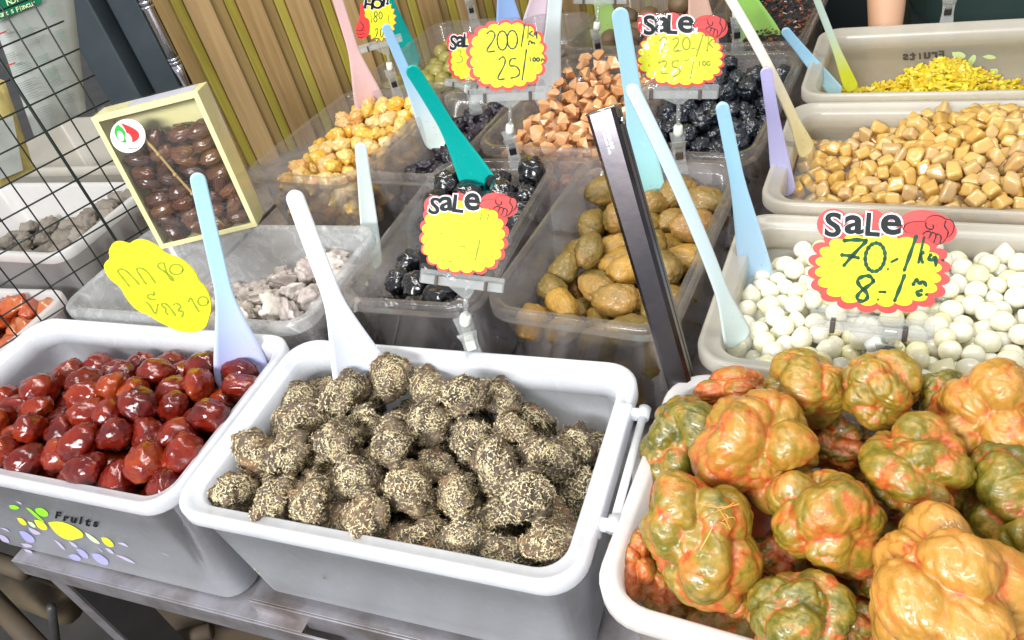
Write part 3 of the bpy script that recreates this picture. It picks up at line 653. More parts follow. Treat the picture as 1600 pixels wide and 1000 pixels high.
# parent transform of the tub: build in world space under it
def pobj_tub(o): o.matrix_parent_inverse = (Matrix.Translation(TA.o.location)).inverted()
for i, ch in enumerate('Fruits'):
    x, y, h = ((565, 272, 62), (640, 305, 44), (712, 318, 46), (783, 320, 66), (848, 342, 58), (925, 358, 46))[i]
    letter(PA, ch, *zf((x, y))[0], h / 6.154, 2, M['ink'], TA.o, 14, 1.25, .045, 'printed_letter')
for px, m in (([(90,180),(140,175),(200,205),(150,222),(100,210)], 'dec_green'), ([(250,200),(300,215),(400,310),(440,345),(400,330),(330,280)], 'dec_green'), ([(340,215),(400,200),(470,250),(460,290),(400,285),(350,250)], 'dec_green'),
              ([(165,300),(220,305),(270,365),(230,375),(190,345)], 'dec_yellow'), ([(265,335),(320,345),(355,395),(310,390)], 'dec_pale'), ([(330,318),(410,330),(470,400),(430,425),(360,390)], 'dec_yellow'),
              ([(465,345),(560,330),(680,365),(800,440),(805,490),(740,500),(690,520),(600,495),(520,430)], 'dec_yellow'), ([(820,440),(880,470),(980,550),(920,545),(850,495)], 'dec_pale'), ([(975,490),(1040,490),(1110,570),(1060,585),(1000,545)], 'dec_yellow'),
              ([(185,430),(240,425),(330,490),(340,535),(280,540),(220,495)], 'dec_violet'), ([(275,390),(340,415),(410,455),(340,465),(290,430)], 'dec_mauve'), ([(0,460),(60,480),(105,540),(40,535),(0,500)], 'dec_mauve'),
              ([(205,545),(280,550),(330,580),(240,585)], 'dec_mauve'), ([(230,600),(290,610),(325,640),(260,635)], 'dec_mauve'), ([(520,510),(570,530),(640,610),(600,600)], 'dec_mauve'), ([(660,520),(720,545),(760,590),(700,575)], 'dec_mauve'),
              ([(730,595),(800,605),(860,670),(840,700),(770,655)], 'dec_violet'), ([(655,665),(720,640),(800,700),(730,720)], 'dec_violet'), ([(885,645),(950,640),(1050,710),(1040,760),(960,740),(900,690)], 'dec_violet'),
              ([(1010,590),(1060,595),(1110,650),(1060,640)], 'dec_mauve'), ([(1110,655),(1200,670),(1330,750),(1230,720)], 'dec_mauve'), ([(1130,540),(1190,535),(1250,585),(1200,570)], 'dec_mauve'),
              ([(940,590),(980,610),(1000,640)], 'dec_mauve'), ([(1550,635),(1600,650),(1640,670)], 'dec_mauve'), ([(150,140),(200,150),(220,180)], 'dec_mauve'), ([(0,395),(60,400),(110,445)], 'dec_mauve'),
              ([(910,815),(1000,815),(1085,885),(1060,930),(960,890)], 'dec_violet'), ([(570,810),(640,805),(690,850),(610,850)], 'dec_mauve'), ([(1120,930),(1200,960),(1290,1010),(1190,1000)], 'dec_mauve')):
    decal(px, m, 'printed_fruit')
# backwards print seen through the yellow shred tub's far wall
pF = world(TF, (0, TF.d/2 - .0168, TF.h - .03)); PF = Plane(pF, -TF.ey, off=.0005); zF = Z(1180, 0, 3.81)
for i, ch in enumerate('Fruits'[::-1]):
    letter(PF, ch, 1415 + i * 11.2, 89 - i * .8, 9 if ch not in 'Ft' else 11, 1, M['brownband'], TF.o, -3, 1.2, .04, 'printed_letter', mirror=True)
M['dec_dim'] = plain('dim_green_print', (.50, .62, .28), .5)
for px in (((1170,310),(1230,305),(1262,335),(1220,358),(1180,345)), ((1265,360),(1300,318),(1322,340),(1290,395),(1262,390)), ((1352,335),(1400,320),(1445,345),(1390,355)), ((1060,390),(1150,375),(1230,390),(1130,400)), ((1400,410),(1450,405),(1440,450),(1400,445))):
    poly_part(PF, zF(*smooth_line(list(px) + [px[0]], 2)[:-1]), 1, M['dec_dim'], 'printed_leaf', TF.o, .0001)

# children written in world space under rotated tubs
for T in (TA, TF):
    T_inv = (Matrix.Translation(T.o.location) @ Matrix.Rotation(T.ya, 4, 'Z')).inverted()
    for ch in T.o.children:
        if ch.name.startswith('printed'): ch.matrix_parent_inverse = T_inv
#PART2
# ------------------------------------------------------------------ spoons
def spoon(tip, base, zb, L, c1, c2, wt, wb, label, tw=0, bend=.010, bowl=.055, sink=.045, far=True, lean=None):
    """tip and base are pixels; the base lies at height zb, the tip at length L from it along the pixel's ray"""
    b = at(base, zb); r = unit(ray(tip)); oc = CAM - b; bq = r @ oc; cq = oc @ oc - L * L; disc = bq * bq - cq
    ts = np.linspace(-bq - .25, -bq + .25, 400); Pc = CAM + r[None] * ts[:, None] - b
    t = ts[np.argmin((Pc[:, :2] ** 2).sum(1) + .6 * (np.linalg.norm(Pc, axis=1) - L) ** 2)]      # upright as the ray allows, near the usual length
    tp = CAM + r * t; ey = unit(tp - b); Lr = np.linalg.norm(tp - b)
    view = unit(CAM - b); nz = unit(view - ey * (view @ ey)); ex = np.cross(ey, nz)
    a = math.radians(tw); ex, nz = ex * math.cos(a) + nz * math.sin(a), nz * math.cos(a) - ex * math.sin(a)
    ny, nx = 34, 8; V = []; Fc = []; tot = Lr + sink
    for layer in range(2):
        for i in range(ny + 1):
            s = (1 - math.cos(math.pi * i / ny)) / 2; y = -sink + tot * s
            if y < bowl: k = 1 - max(0, y + sink) / (bowl + sink)
            else: k = 0
            q = np.clip((y + .25 * bowl) / (bowl * 1.9), 0, 1); q = .55 * q * q * (3 - 2 * q) + .45 * (1 - (1 - q) ** 1.6); wv = wb * (1 - q) + (wt * 1.15) * q
            q2 = np.clip((y - bowl) / (Lr - bowl), 0, 1); wv *= 1 - .16 * q2
            e0 = np.clip((y + sink) / (wb * .9), .02, 1); e1 = np.clip((Lr - y) / (wt * .95), 0, 1)
            wv *= max(.02, math.sqrt(1 - (1 - e0) ** 2)) * max(.02, math.sqrt(1 - (1 - e1) ** 2))
            dep = .30 * (1 - q) + .22 * q; bz = bend * (4 * (y / Lr) * (1 - y / Lr)) * -1
            for j in range(nx + 1):
                v = -1 + 2 * j / nx
                th_ = (.0016 + .0012 * q) * (1 - .55 * v * v) * (1 if layer else -1) * (1 if i not in (0, ny) else .3)
                V.append(b + ey * y + ex * wv * v + nz * (bz + dep * wv * (v * v - .5) + th_))
    n1 = (ny + 1) * (nx + 1)
    for i in range(ny):
        for j in range(nx):
            p = i * (nx + 1) + j; Fc.append((p, p + 1, p + nx + 2, p + nx + 1)); Fc.append((n1 + p, n1 + p + nx + 1, n1 + p + nx + 2, n1 + p + 1))
        for j in (0, nx):
            p = i * (nx + 1) + j; Fc.append((p, p + nx + 1, n1 + p + nx + 1, n1 + p))
    for i in (0, ny):
        for j in range(nx):
            p = i * (nx + 1) + j; Fc.append((p, p + 1, n1 + p + 1, n1 + p))
    V = np.array(V); o_ = b - ey * sink
    c1, c2 = tuple(x * DIM for x in c1), tuple(x * DIM for x in c2)
    t_ = NT('spoon_plastic'); co = t_.coord('Object'); sep = t_.n('ShaderNodeSeparateXYZ', Vector=co).outputs[2]
    g = t_.ramp(t_.math('DIVIDE', sep, max(.02, float(V[:, 2].max() - o_[2]))), [(.18, c2), (.62, c1)])
    spk = t_.ramp(t_.noise(co, 260, 2, .5), [(.71, (0, 0, 0)), (.74, (.8, .8, .8))])
    low = t_.ramp(t_.math('DIVIDE', sep, .07), [(.4, (1, 1, 1)), (1.0, (0, 0, 0))])
    g = t_.mixc(t_.math('MULTIPLY', spk, low), g, (.20, .08, .03, 1))
    bs = t_.bsdf(Base__Color=g, Roughness=t_.math('MULTIPLY_ADD', t_.noise(co, 40, 4), .25, .12), Subsurface__Weight=.25, Subsurface__Scale=.003)
    me = mesh('spoon', V - o_, Fc, t_.done(bs.outputs[0]))
    bm = bmesh.new(); bm.from_mesh(me); bmesh.ops.recalc_face_normals(bm, faces=list(bm.faces)); bm.to_mesh(me); bm.free()
    return tag(obj('spoon', me, None, o_), label, 'spoon', 'plastic spoons standing in the tubs')
DIM = .88
BLUE, SKY, WHT, TEAL, PINK = (.36, .63, .88), (.44, .74, .88), (.82, .87, .90), (.0, .42, .38), (.82, .56, .56)
LAV, MINT, CREAM, PEACH, GRN, LEMON = (.55, .53, .86), (.60, .80, .76), (.84, .77, .66), (.84, .55, .42), (.33, .66, .12), (.66, .70, .05)
spoon((307, 270), (372, 556), RIM - .006, .170, (.45, .72, .90), (.52, .55, .86), .0072, .027, 'light blue spoon with lavender bowl standing in the date tub', bend=.006, bowl=.05)
spoon((457, 298), (562, 578), RIM + .004, .172, WHT, (.74, .78, .92), .0075, .029, 'white spoon standing in the brown plum tub', bend=.006, bowl=.055)
spoon((563, 223), (578, 362), RIM - .03, .120, (.74, .83, .80), (.74, .83, .80), .0075, .012, 'narrow white spoon behind the glossy black plum tub', bend=.004, sink=.05)
spoon((640, 103), (745, 280), RIM - .004, .165, TEAL, (.0, .46, .41), .0085, .024, 'dark teal spoon standing in the glossy black plums', bend=.010, tw=12)
spoon((601, 38), (668, 190), RIM - .012, .160, BLUE, (.70, .80, .76), .0070, .018, 'pale blue spoon with white bowl in the matte black plums', bend=.006)
spoon((604, -14), (632, 72), RIM - .008, .15, TEAL, (.0, .46, .41), .008, .022, 'teal spoon standing in the green olives', bend=.004)
spoon((524, -12), (575, 152), RIM - .008, .19, PINK, (.84, .60, .60), .0080, .027, 'pink spoon standing in the golden fruit', bend=.006)
spoon((780, -70), (795, 36), RIM - .01, .16, (.34, .52, .86), (.34, .50, .86), .009, .026, 'blue spoon standing behind the 200 sign', bend=.004)
spoon((872, -60), (858, 125), RIM - .004, .19, (.70, .80, .82), (.62, .68, .72), .010, .020, 'pale white spoon standing in the ginger chunks', bend=.006)
spoon((862, -90), (836, 28), RIM - .01, .17, (.76, .62, .70), (.74, .6, .70), .010, .022, 'mauve pink spoon standing behind the white ginger spoon', bend=.004)
spoon((967, 12), (1010, 278), RIM - .004, .205, (.40, .68, .86), (.42, .78, .78), .0088, .020, 'long sky blue spoon in the brown olive tub beside the tongs', bend=.006, bowl=.07)
spoon((984, 132), (1150, 525), RIM - .014, .235, (.60, .76, .82), (.70, .84, .82), .0050, .0150, 'pale mint ladle lying across from olives into the onion tub', bend=-.012, bowl=.04, sink=.012, tw=-20)
spoon((1127, 160), (1176, 400), RIM - .008, .17, (.40, .70, .90), (.48, .70, .92), .0058, .0155, 'light blue spoon standing at the edge of the pearl onions', bend=.004, bowl=.06)
spoon((1196, 105), (1224, 292), RIM - .030, .165, (.52, .50, .84), (.60, .60, .90), .0060, .0135, 'lavender spoon standing at the left of the taro cubes', bend=.004, bowl=.06, sink=.012)
spoon((1128, -22), (1258, 232), RIM - .012, .215, (.84, .78, .72), (.86, .78, .42), .0050, .0115, 'cream spoon with yellow bowl leaning into the taro cubes', bend=-.010, bowl=.03, sink=.010, tw=-25)
spoon((1082, -70), (1097, 50), RIM - .01, .16, PEACH, (.84, .60, .48), .010, .024, 'peach spoon standing behind the spotted SALE sign', bend=.004)
spoon((1120, -110), (1182, 50), RIM - .03, .19, GRN, (.40, .70, .18), .010, .033, 'lime green spoon standing in the black powder', bend=.004, bowl=.06)
spoon((925, -60), (948, 32), RIM - .01, .15, (.40, .62, .18), (.44, .66, .22), .009, .019, 'pale green spoon standing in the brown olives', bend=.004)
spoon((1224, 45), (1303, 140), RIM - .045, .16, (.36, .66, .88), (.46, .74, .86), .0060, .0100, 'sky blue spoon leaning in the yellow shred tub', bend=.003, sink=.01)
spoon((1272, -12), (1328, 132), RIM - .045, .20, (.55, .70, .62), LEMON, .0042, .0095, 'thin yellow green spoon in the yellow shred tub', bend=.004, bowl=.04, sink=.01)

# ------------------------------------------------------------------ tongs: folded steel channel standing in the mustard tub
tb_ = at((1066, 612), RIM - .012); r = unit(ray((940, 172)))
oc = CAM - tb_; L = .285; bq = r @ oc; disc = max(0, bq*bq - (oc @ oc - L*L)); tt = CAM + r * (-bq - math.sqrt(disc) * .0)
ey = unit(tt - tb_); Lr = np.linalg.norm(tt - tb_); view = unit(CAM - (tb_ + tt) / 2); nz = unit(view - ey * (view @ ey)); ex = np.cross(ey, nz)
a = math.radians(14); ex, nz = ex * math.cos(a) + nz * math.sin(a), nz * math.cos(a) - ex * math.sin(a)
tongs = tag(empty('tongs', tb_), 'dark stainless steel tongs standing in the mustard tub corner', 'tongs')
def channel(w_, d_, y0, y1, th_, m, nm, open_back=True):
    out = []
    for y in (y0, y1):
        fr = .85 if y == y0 else 1
        W, D = w_ * fr, d_ * fr
        out += [[(-W, -D), (-W, D - .003), (-W + .003, D), (W - .003, D), (W, D - .003), (W, -D)], [(-W + th_, -D), (-W + th_, D - .003 - th_*.4), (-W + .003 + th_*.4, D - th_), (W - .003 - th_*.4, D - th_), (W - th_, D - .003 - th_*.4), (W - th_, -D)]]
    V = []
    for y, (o_, i_) in ((y0, out[:2]), (y1, out[2:])):
        for q in (o_, i_): V += [tb_ + ex * p[0] + nz * p[1] + ey * y for p in q]
    Fc = []
    for i in range(5): Fc += [(i, i+1, 12+i+1, 12+i), (6+i+1, 6+i, 18+i, 18+i+1), (i, 6+i, 6+i+1, i+1), (12+i, 12+i+1, 18+i+1, 18+i)]
    Fc += [(0, 12, 18, 6), (5, 11, 23, 17)]
    pobj(nm, mesh(nm, V, Fc, m, False), tongs)
channel(.0115, .0065, -.07, Lr, .0009, M['tong'], 'front_arm')
nz_s = nz; tb_k = tb_
tb_ = tb_k - nz * .0135; nz = -nz; channel(.0115, .0055, -.07, Lr - .003, .0009, M['tong'], 'rear_arm'); nz = nz_s; tb_ = tb_k
pobj('rivet', tube_mesh('rivet', [tb_ + ey*(Lr-.012) + ex*.0118 - nz*.001, tb_ + ey*(Lr-.012) + ex*.0145 - nz*.001], .003, M['chrome'], 12), tongs)
loop = [(-.0112, .0062), (.0112, .0062), (.0116, .004), (.0116, -.016), (.0112, -.0185), (-.0112, -.0185), (-.0116, -.016), (-.0116, .004), (-.0112, .0062)]
pobj('end_band', tube_mesh('end_band', [tb_ + ey * Lr + ex * p[0] + nz * p[1] for p in loop], .0009, M['chrome'], 6), tongs)
Pt = Plane(tb_ + nz * .0066, nz, off=.0002)
M['etch'] = plain('pale_etched_mark', (.62, .62, .60), .6)
zg = Z(900, 150, 5.884)
fm = [(215,215),(290,205),(312,290),(230,310)]
stroke_part(Pt, [zg(*fm, fm[0])], .8, 1, M['etch'], 'stamp_frame', tongs)
stroke_part(Pt, [zg((240,235),(245,290)), zg((262,230),(268,285)), zg((240,262),(290,250)), zg((285,225),(290,270))], 1.1, 1, M['etch'], 'stamp_mark', tongs)
for i, ch in enumerate('Makas'):
    letter(Pt, ch, *zg((298 + i * 9.5, 338 + i * 33))[0], 5.2 if i else 6, 1, M['etch'], tongs, 74, 1.1, .05, 'stamped_letter')
for i, ch in enumerate('STAINLESS STEEL'):
    if ch != ' ': letter(Pt, ch, *zg((255 + i * 4.4, 335 + i * 14.2))[0], 3.6, 1, M['etch'], tongs, 74, 1, .03, 'stamped_letter')

# ------------------------------------------------------------------ fruit shapes
_ico = {}
def ico(k):
    if k not in _ico:
        bm = bmesh.new(); bmesh.ops.create_icosphere(bm, subdivisions=k, radius=1)
        _ico[k] = (np.array([v.co[:] for v in bm.verts]), np.array([[v.index for v in f.verts] for f in bm.faces])); bm.free()
    return _ico[k]
def nzv(P, s, seed, octs=1):
    off = Vector((seed * 7.31, seed * 3.17, seed * 1.73)); out = np.zeros(len(P))
    for i, p in enumerate(P): out[i] = noise.noise(Vector(p) * s + off) if octs == 1 else noise.fractal(Vector(p) * s + off, 1.0, 2.0, octs)
    return out
def vor(P, s, seed):
    off = Vector((seed * 5.1, seed * 2.7, seed * 9.3)); out = np.zeros((len(P), 2))
    for i, p in enumerate(P): out[i] = noise.voronoi(Vector(p) * s + off)[0][:2]
    return out
def blob(sub, scale, seed, lump=.1, ls=1.2, wr=.04, ws=4, stretch=(1, 1, 1), dent=0, ridge=0):
    V, Fc = ico(sub); q = V * np.asarray(stretch)
    r = 1 + lump * nzv(V, ls, seed)
    w_ = nzv(q, ws, seed + 31); r += -wr * (1 - np.abs(w_) * 2.2)            # creases where the noise crosses zero
    if ridge: r += ridge * nzv(q, ws * 2.3, seed + 57)
    P = V * r[:, None]
    if dent:
        d = unit([math.sin(seed), math.cos(seed * 1.7), .4]); k = np.clip((V @ d - .55) / .45, 0, 1); P -= d * (dent * k * k)[:, None]
    return P * np.asarray(scale), Fc
def chunk(scale, seed, n=11, bevel=.12, cubic=False):
    """cut piece with flat facets and softened edges"""
    rn = np.random.default_rng(seed); bm = bmesh.new()
    if cubic:
        base_ = np.array([[x, y, z] for x in (-1, 1) for y in (-1, 1) for z in (-1, 1)], float)
        pts = base_ * (1 + rn.uniform(-.28, .15, (8, 1))) + rn.uniform(-.34, .34, (8, 3))
    else:
        pts = rn.normal(size=(n, 3)); pts /= np.linalg.norm(pts, axis=1)[:, None]; pts *= rn.uniform(.75, 1.1, (n, 1))
    for p in pts: bm.verts.new(p * np.asarray(scale))
    bmesh.ops.convex_hull(bm, input=bm.verts); bmesh.ops.delete(bm, geom=[v for v in bm.verts if not v.link_faces], context='VERTS')
    bmesh.ops.dissolve_limit(bm, angle_limit=.30, verts=bm.verts, edges=bm.edges)
    bmesh.ops.bevel(bm, geom=list(bm.edges), offset=bevel * min(scale), segments=2, affect='EDGES', profile=.6, clamp_overlap=True)
    bmesh.ops.triangulate(bm, faces=bm.faces); bm.verts.index_update()
    V = np.array([v.co[:] for v in bm.verts]); Fc = [[v.index for v in f.verts] for f in bm.faces]; bm.free(); return V, Fc
def facet(scale, seed, n=9, cubic=False, K=14., rough=.05):
    """soft edged cut piece: smooth minimum over random planes"""
    rn = np.random.default_rng(seed); V, Fc = ico(3)
    if cubic:
        N = np.array([[1,0,0],[-1,0,0],[0,1,0],[0,-1,0],[0,0,1],[0,0,-1]], float) + rn.normal(size=(6, 3)) * .17; h = rn.uniform(.72, 1.0, 6)
        N = np.vstack([N, rn.normal(size=(1, 3))]); h = np.append(h, .95)
    else: N = rn.normal(size=(n, 3)); h = rn.uniform(.55, 1.0, n)
    N /= np.linalg.norm(N, axis=1)[:, None]; g = np.maximum(V @ N.T, 1e-3) / h[None]; r = 1 / (np.log(np.exp(np.minimum(g, 3) * K).sum(1)) / K)
    r = np.minimum(r, 1.6) * (1 + rough * nzv(V, 2.6, seed)); return V * r[:, None] * np.asarray(scale), Fc
def variants(name, n, fn, mats, smooth=True):
    out = []
    for i in range(n):
        r = fn(i)
        V, Fc = r[0], r[1]; out.append(mesh(name, V, Fc, mats, smooth, r[2] if len(r) > 2 else None))
    return out

def pack(T, r, H, it=90, depth=None, phi=.60, seed=1, xr=None, wallk=1.05):
    """heap of spheres of radius r inside tub T under the height field H(u, v) given from the rim"""
    rn = np.random.default_rng(seed)
    def top(p):
        hx, hy = half(T, T.h); return T.h + H(np.clip(p[:, 0] / hx, -1, 1), np.clip(p[:, 1] / hy, -1, 1))
    S = rn.uniform([-T.w/2, -T.d/2, .004], [T.w/2, T.d/2, T.h + .06], (60000, 3))
    hx, hy = half(T, S[:, 2]); tp = top(S); lo = np.full(len(S), .004) if depth is None else np.maximum(.004, tp - depth)
    ok = (np.abs(S[:, 0]) < hx) & (np.abs(S[:, 1]) < hy) & (S[:, 2] < tp) & (S[:, 2] > lo)
    if xr is not None: ok &= (S[:, 0] > xr[0]) & (S[:, 0] < xr[1])
    vol = ok.mean() * T.w * T.d * (T.h + .056); n = int(phi * vol / (4/3 * math.pi * r**3)); S = S[ok][:n].copy()
    R = r * rn.uniform(.9, 1.1, len(S))
    for k in range(it):
        D = S[:, None] - S[None]; d = np.sqrt((D * D).sum(2)) + 1e-9; ov = np.maximum(0, (R[:, None] + R[None]) * .97 - d); np.fill_diagonal(ov, 0)
        S += (D / d[:, :, None] * (ov * .36)[:, :, None]).sum(1)
        S[:, 2] -= r * .02 * (k < it - 15)
        hx, hy = half(T, S[:, 2]); S[:, 0] = np.clip(S[:, 0], -(hx - R * wallk), hx - R * wallk); S[:, 1] = np.clip(S[:, 1], -(hy - R * wallk), hy - R * wallk)
        if xr is not None: S[:, 0] = np.clip(S[:, 0], xr[0] + r, xr[1] - r)
        tp = top(S); S[:, 2] = np.minimum(S[:, 2], tp - R * .6); lo = .004 + R if depth is None else np.maximum(.004 + R, tp - depth); S[:, 2] = np.maximum(S[:, 2], lo)
    return S, R / r, top(S) - S[:, 2]
def rquat(rn, flat):
    """random turn; flat: long x axis kept near the horizontal"""
    if not flat: q = rn.normal(size=4); q /= np.linalg.norm(q); return Matrix.Identity(4).to_quaternion().__class__(q)
    e = Matrix.Rotation(rn.uniform(0, 6.283), 4, 'Z') @ Matrix.Rotation(rn.normal() * .38, 4, 'Y') @ Matrix.Rotation(rn.uniform(0, 6.283), 4, 'X'); return e.to_quaternion()
def heap(T, name, var, r, H, label, cat, group, low=None, it=90, depth=None, phi=.6, seed=1, flat=True, keep=300, deep=None, xr=None, stuff_name=None, stuff_label=None, cull=260):
    S, sc, dp = pack(T, r, H, it, depth, phi, seed, xr, 1.12 if T is TB else 1.08); rn = np.random.default_rng(seed + 99)
    W = np.array([world(T, s) for s in S]); px = np.array([proj(p) for p in W])
    inside = (px[:, 0] > -cull) & (px[:, 0] < 1600 + cull) & (px[:, 1] > -cull) & (px[:, 1] < 1000 + cull)
    lim = deep if deep is not None else 1e9
    score = np.where(inside & (dp < lim), dp, 9.0); order = np.argsort(score); chosen = [i for i in order if score[i] < 9][:keep]
    yq = Matrix.Rotation(T.ya, 4, 'Z').to_quaternion()
    for i in chosen:
        me = var[int(rn.integers(len(var)))]; o = bpy.data.objects.new(name, me); COL.objects.link(o)
        o.location = tuple(W[i]); o.rotation_mode = 'QUATERNION'; o.rotation_quaternion = rquat(rn, flat); s = float(sc[i]); o.scale = (s, s, s)
        tag(o, label, cat, group)
    cset = set(chosen); rest = [i for i in range(len(S)) if i not in cset]
    if rest and stuff_name:
        V = []; Fc = []; b = 0; src = low or var
        for i in rest:
            me = src[int(rn.integers(len(src)))]; vs = np.array([v.co[:] for v in me.vertices]); q = np.array(rquat(rn, flat).to_matrix()); vs = (vs * sc[i]) @ q.T + W[i]
            V.append(vs); Fc += [tuple(b + k for k in p.vertices) for p in me.polygons]; b += len(vs)
        tag(obj(stuff_name, mesh(stuff_name, np.vstack(V), Fc, list(src[0].materials))), stuff_label, None, None, 'stuff')
    return W
def sst(a, b, x): t = np.clip((x - a) / (b - a), 0, 1); return t * t * (3 - 2 * t)

# candied dates
m = fruit('candied_date_skin', [(.040, .003, .003), (.095, .006, .004), (.19, .014, .005), (.30, .045, .007)], .13, .25, .06, (1, .22, .06), .006, 55, 190, .38, .0016, rnd=.45)
var = variants('date', 9, lambda i: blob(4, (.0215, .0172, .0164), i + 1, .20, 1.0, .085, 3.2, (.40, 1.3, 1.3), dent=.16 if i % 3 == 0 else 0, ridge=.022), m)
heap(TA, 'candied_date', var, .0176, lambda u, v: .003 + .014 * (1 - u*u) * (1 - v*v) - .026 * sst(.3, 1, v) - .036 * sst(.1, 1, -u) * sst(-.3, .7, v), 'glossy dark red candied date heaped in the milky front tub', 'date', 'candied dates in the front tub', seed=3, phi=.63, depth=.10)

# shred coated plums
mb = fruit('plum_flesh_dark', [(.055, .040, .032), (.09, .065, .048), (.14, .095, .06), (.30, .16, .07)], .75, 0, nscale=70, bscale=260, bstr=.9, bdist=.002, rnd=.3, mottle=((.40, .33, .18), 210, .54))
mf1 = plain('pale_straw_shred', (.74, .65, .40), .7); mf2 = plain('tan_shred', (.50, .39, .20), .75); mf3 = plain('grey_dark_shred', (.10, .08, .07), .8)
def plum(i):
    rn = np.random.default_rng(i + 500); ax = np.array([(.0262, .0196, .0168), (.0232, .0206, .0180), (.0245, .0186, .0150), (.0225, .0212, .0165)][i % 4])
    V, Fc = blob(4, ax, i + 40, .34, 1.3, .22, 1.9, dent=.22, ridge=.08); Fc = [tuple(f) for f in Fc]; mi = [0] * len(Fc); V = list(V)
    n0 = len(V); Va = np.array(V); pat = nzv(Va / ax, 1.7, i + 9)
    for k in range(3000):
        a_ = rn.integers(n0)
        if pat[a_] < -.22 and rn.random() < .7: continue
        p = Va[a_]; n_ = unit(p / ax ** 2); t1 = unit(np.cross(n_, rn.normal(size=3))); t2 = np.cross(n_, t1)
        ln = rn.uniform(.0007, .0024); wd2 = rn.uniform(.00016, .0004); lift = rn.uniform(.0001, .0014); cv = rn.normal() * .0008
        b = len(V); pp = p + n_ * .0003
        for q, ss in ((-1, .5), (0, 1), (1, .4)):
            c_ = pp + t1 * ln * q + t2 * cv * q * q + n_ * (lift * (q * q) * rn.uniform(.2, 1) - (ln * q) ** 2 * 12)
            V += [c_ + t2 * wd2 * ss, c_ - t2 * wd2 * ss]
        Fc += [(b, b+2, b+3, b+1), (b+2, b+4, b+5, b+3)]; w_ = 1 + int(rn.choice(3, p=[.50, .28, .22])); mi += [w_, w_]
    return V, Fc, mi
var = variants('plum', 10, plum, [mb, mf1, mf2, mf3])
heap(TB, 'coated_plum', var, .0203, lambda u, v: .000 + .016 * (1 - u*u) * (1 - v*v) + .004 * sst(0, .8, v) * (1 - sst(.2, .6, np.abs(u))) - .036 * sst(.3, 1, v) * sst(.42, .95, np.abs(u)) - .010 * sst(.6, 1, -u), 'brown preserved plum coated with straw coloured shreds', 'plum', 'shred coated plums', seed=11, phi=.64, depth=.10)

# large brown olives
m = fruit('brown_olive_skin', [(.32, .14, .05), (.38, .21, .045), (.22, .15, .035), (.34, .21, .04), (.50, .27, .04)], .40, .12, .10, (1, .6, .2), .006, 40, 260, .8, .0022, rnd=.75, speck=((.46, .33, .18), 300, .62), mottle=((.19, .12, .035), 55, .56))
var = variants('olive', 9, lambda i: blob(4, (.0262, .0178, .0170), i + 80, .20, 1.0, .075, 3.4, (.5, 1.3, 1.3), dent=.16 if i % 2 == 1 else 0, ridge=.04), m)
heap(TO, 'brown_olive', var, .0192, lambda u, v: -.022 + .012 * (1 - u*u) + .006 * v - .01 * sst(.6, 1, v) * sst(.2, .9, -u), 'large wrinkled brown olive in the smoky tub beside the tongs', 'olive', 'large brown olives', seed=21, phi=.62, depth=.11)

# glossy black preserved plums
m = fruit('glossy_black_plum', [(.004, .004, .006), (.008, .008, .011), (.012, .010, .012)], .12, .9, 0, nscale=60, bscale=110, bstr=.6, bdist=.0022)
var = variants('glossy_plum', 7, lambda i: blob(4, (.0205, .0175, .0165), i + 120, .26, 1.3, .12, 2.4, ridge=.05), m)
heap(TP, 'glossy_black_plum', var, .0175, lambda u, v: -.012 + .010 * (1 - u*u) + .018 * sst(-.2, .9, v) - .018 * sst(.2, 1, -u) * sst(-.5, .3, -v), 'shiny wet black preserved plum under the faded SALE sign', 'plum', 'glossy black plums', seed=31, phi=.62, depth=.11)

# powdery white salted plums
m = fruit('powdered_plum', [(.34, .27, .25), (.44, .37, .34), (.52, .46, .42), (.60, .54, .46)], .85, 0, nscale=90, bscale=240, bstr=.6, bdist=.0014, mottle=((.66, .60, .55), 60, .5))
var = variants('white_plum', 7, lambda i: blob(4, (.0195, .0160, .0088), i + 160, .55, 1.5, .20, 2.0, dent=.3, ridge=.09), m)
heap(TG, 'salted_plum', var, .0150, lambda u, v: -.066 + .064 * sst(-.3, .6, u) - .022 * sst(.0, 1, v), 'powdery white wrinkled salted plum in the dusty tub', 'plum', 'white salted plums', seed=41)

# golden candied fruit
m = fruit('golden_candied_fruit', [(.64, .27, .035), (.72, .40, .05), (.72, .47, .10), (.70, .53, .24), (.72, .34, .09)], .18, .5, .4, (1, .6, .2), .006, 60, 90, .4, .002, rnd=.6, alb=1.05)
var = variants('golden_fruit', 8, lambda i: blob(4, (.0172, .0138, .0122), i + 200, .26, 1.3, .13, 2.4, dent=.16, ridge=.035), m)
heap(TR, 'golden_fruit', var, .0136, lambda u, v: -.020 + .014 * (1 - u*u) + .012 * sst(-.6, .9, v) - .012 * sst(.3, 1, -u), 'sticky golden candied fruit in the tub by the slat wall', 'candied fruit', 'golden candied fruits', seed=51, keep=300, depth=.085)

# matte black dried plums
m = fruit('matte_black_plum', [(.008, .006, .010), (.014, .010, .018), (.028, .018, .034)], .42, .2, nscale=60, bscale=150, bstr=.6, bdist=.002)
var = variants('black_plum', 6, lambda i: blob(4, (.0200, .0170, .0130), i + 240, .34, 1.4, .24, 2.4, ridge=.09), m)
heap(TK, 'black_dried_plum', var, .0160, lambda u, v: -.040 + .034 * sst(-.6, .7, u) + .010 * sst(-.4, .8, v), 'matte black dried plum in the narrow smoky tub', 'plum', 'matte black plums', seed=61, depth=.09)

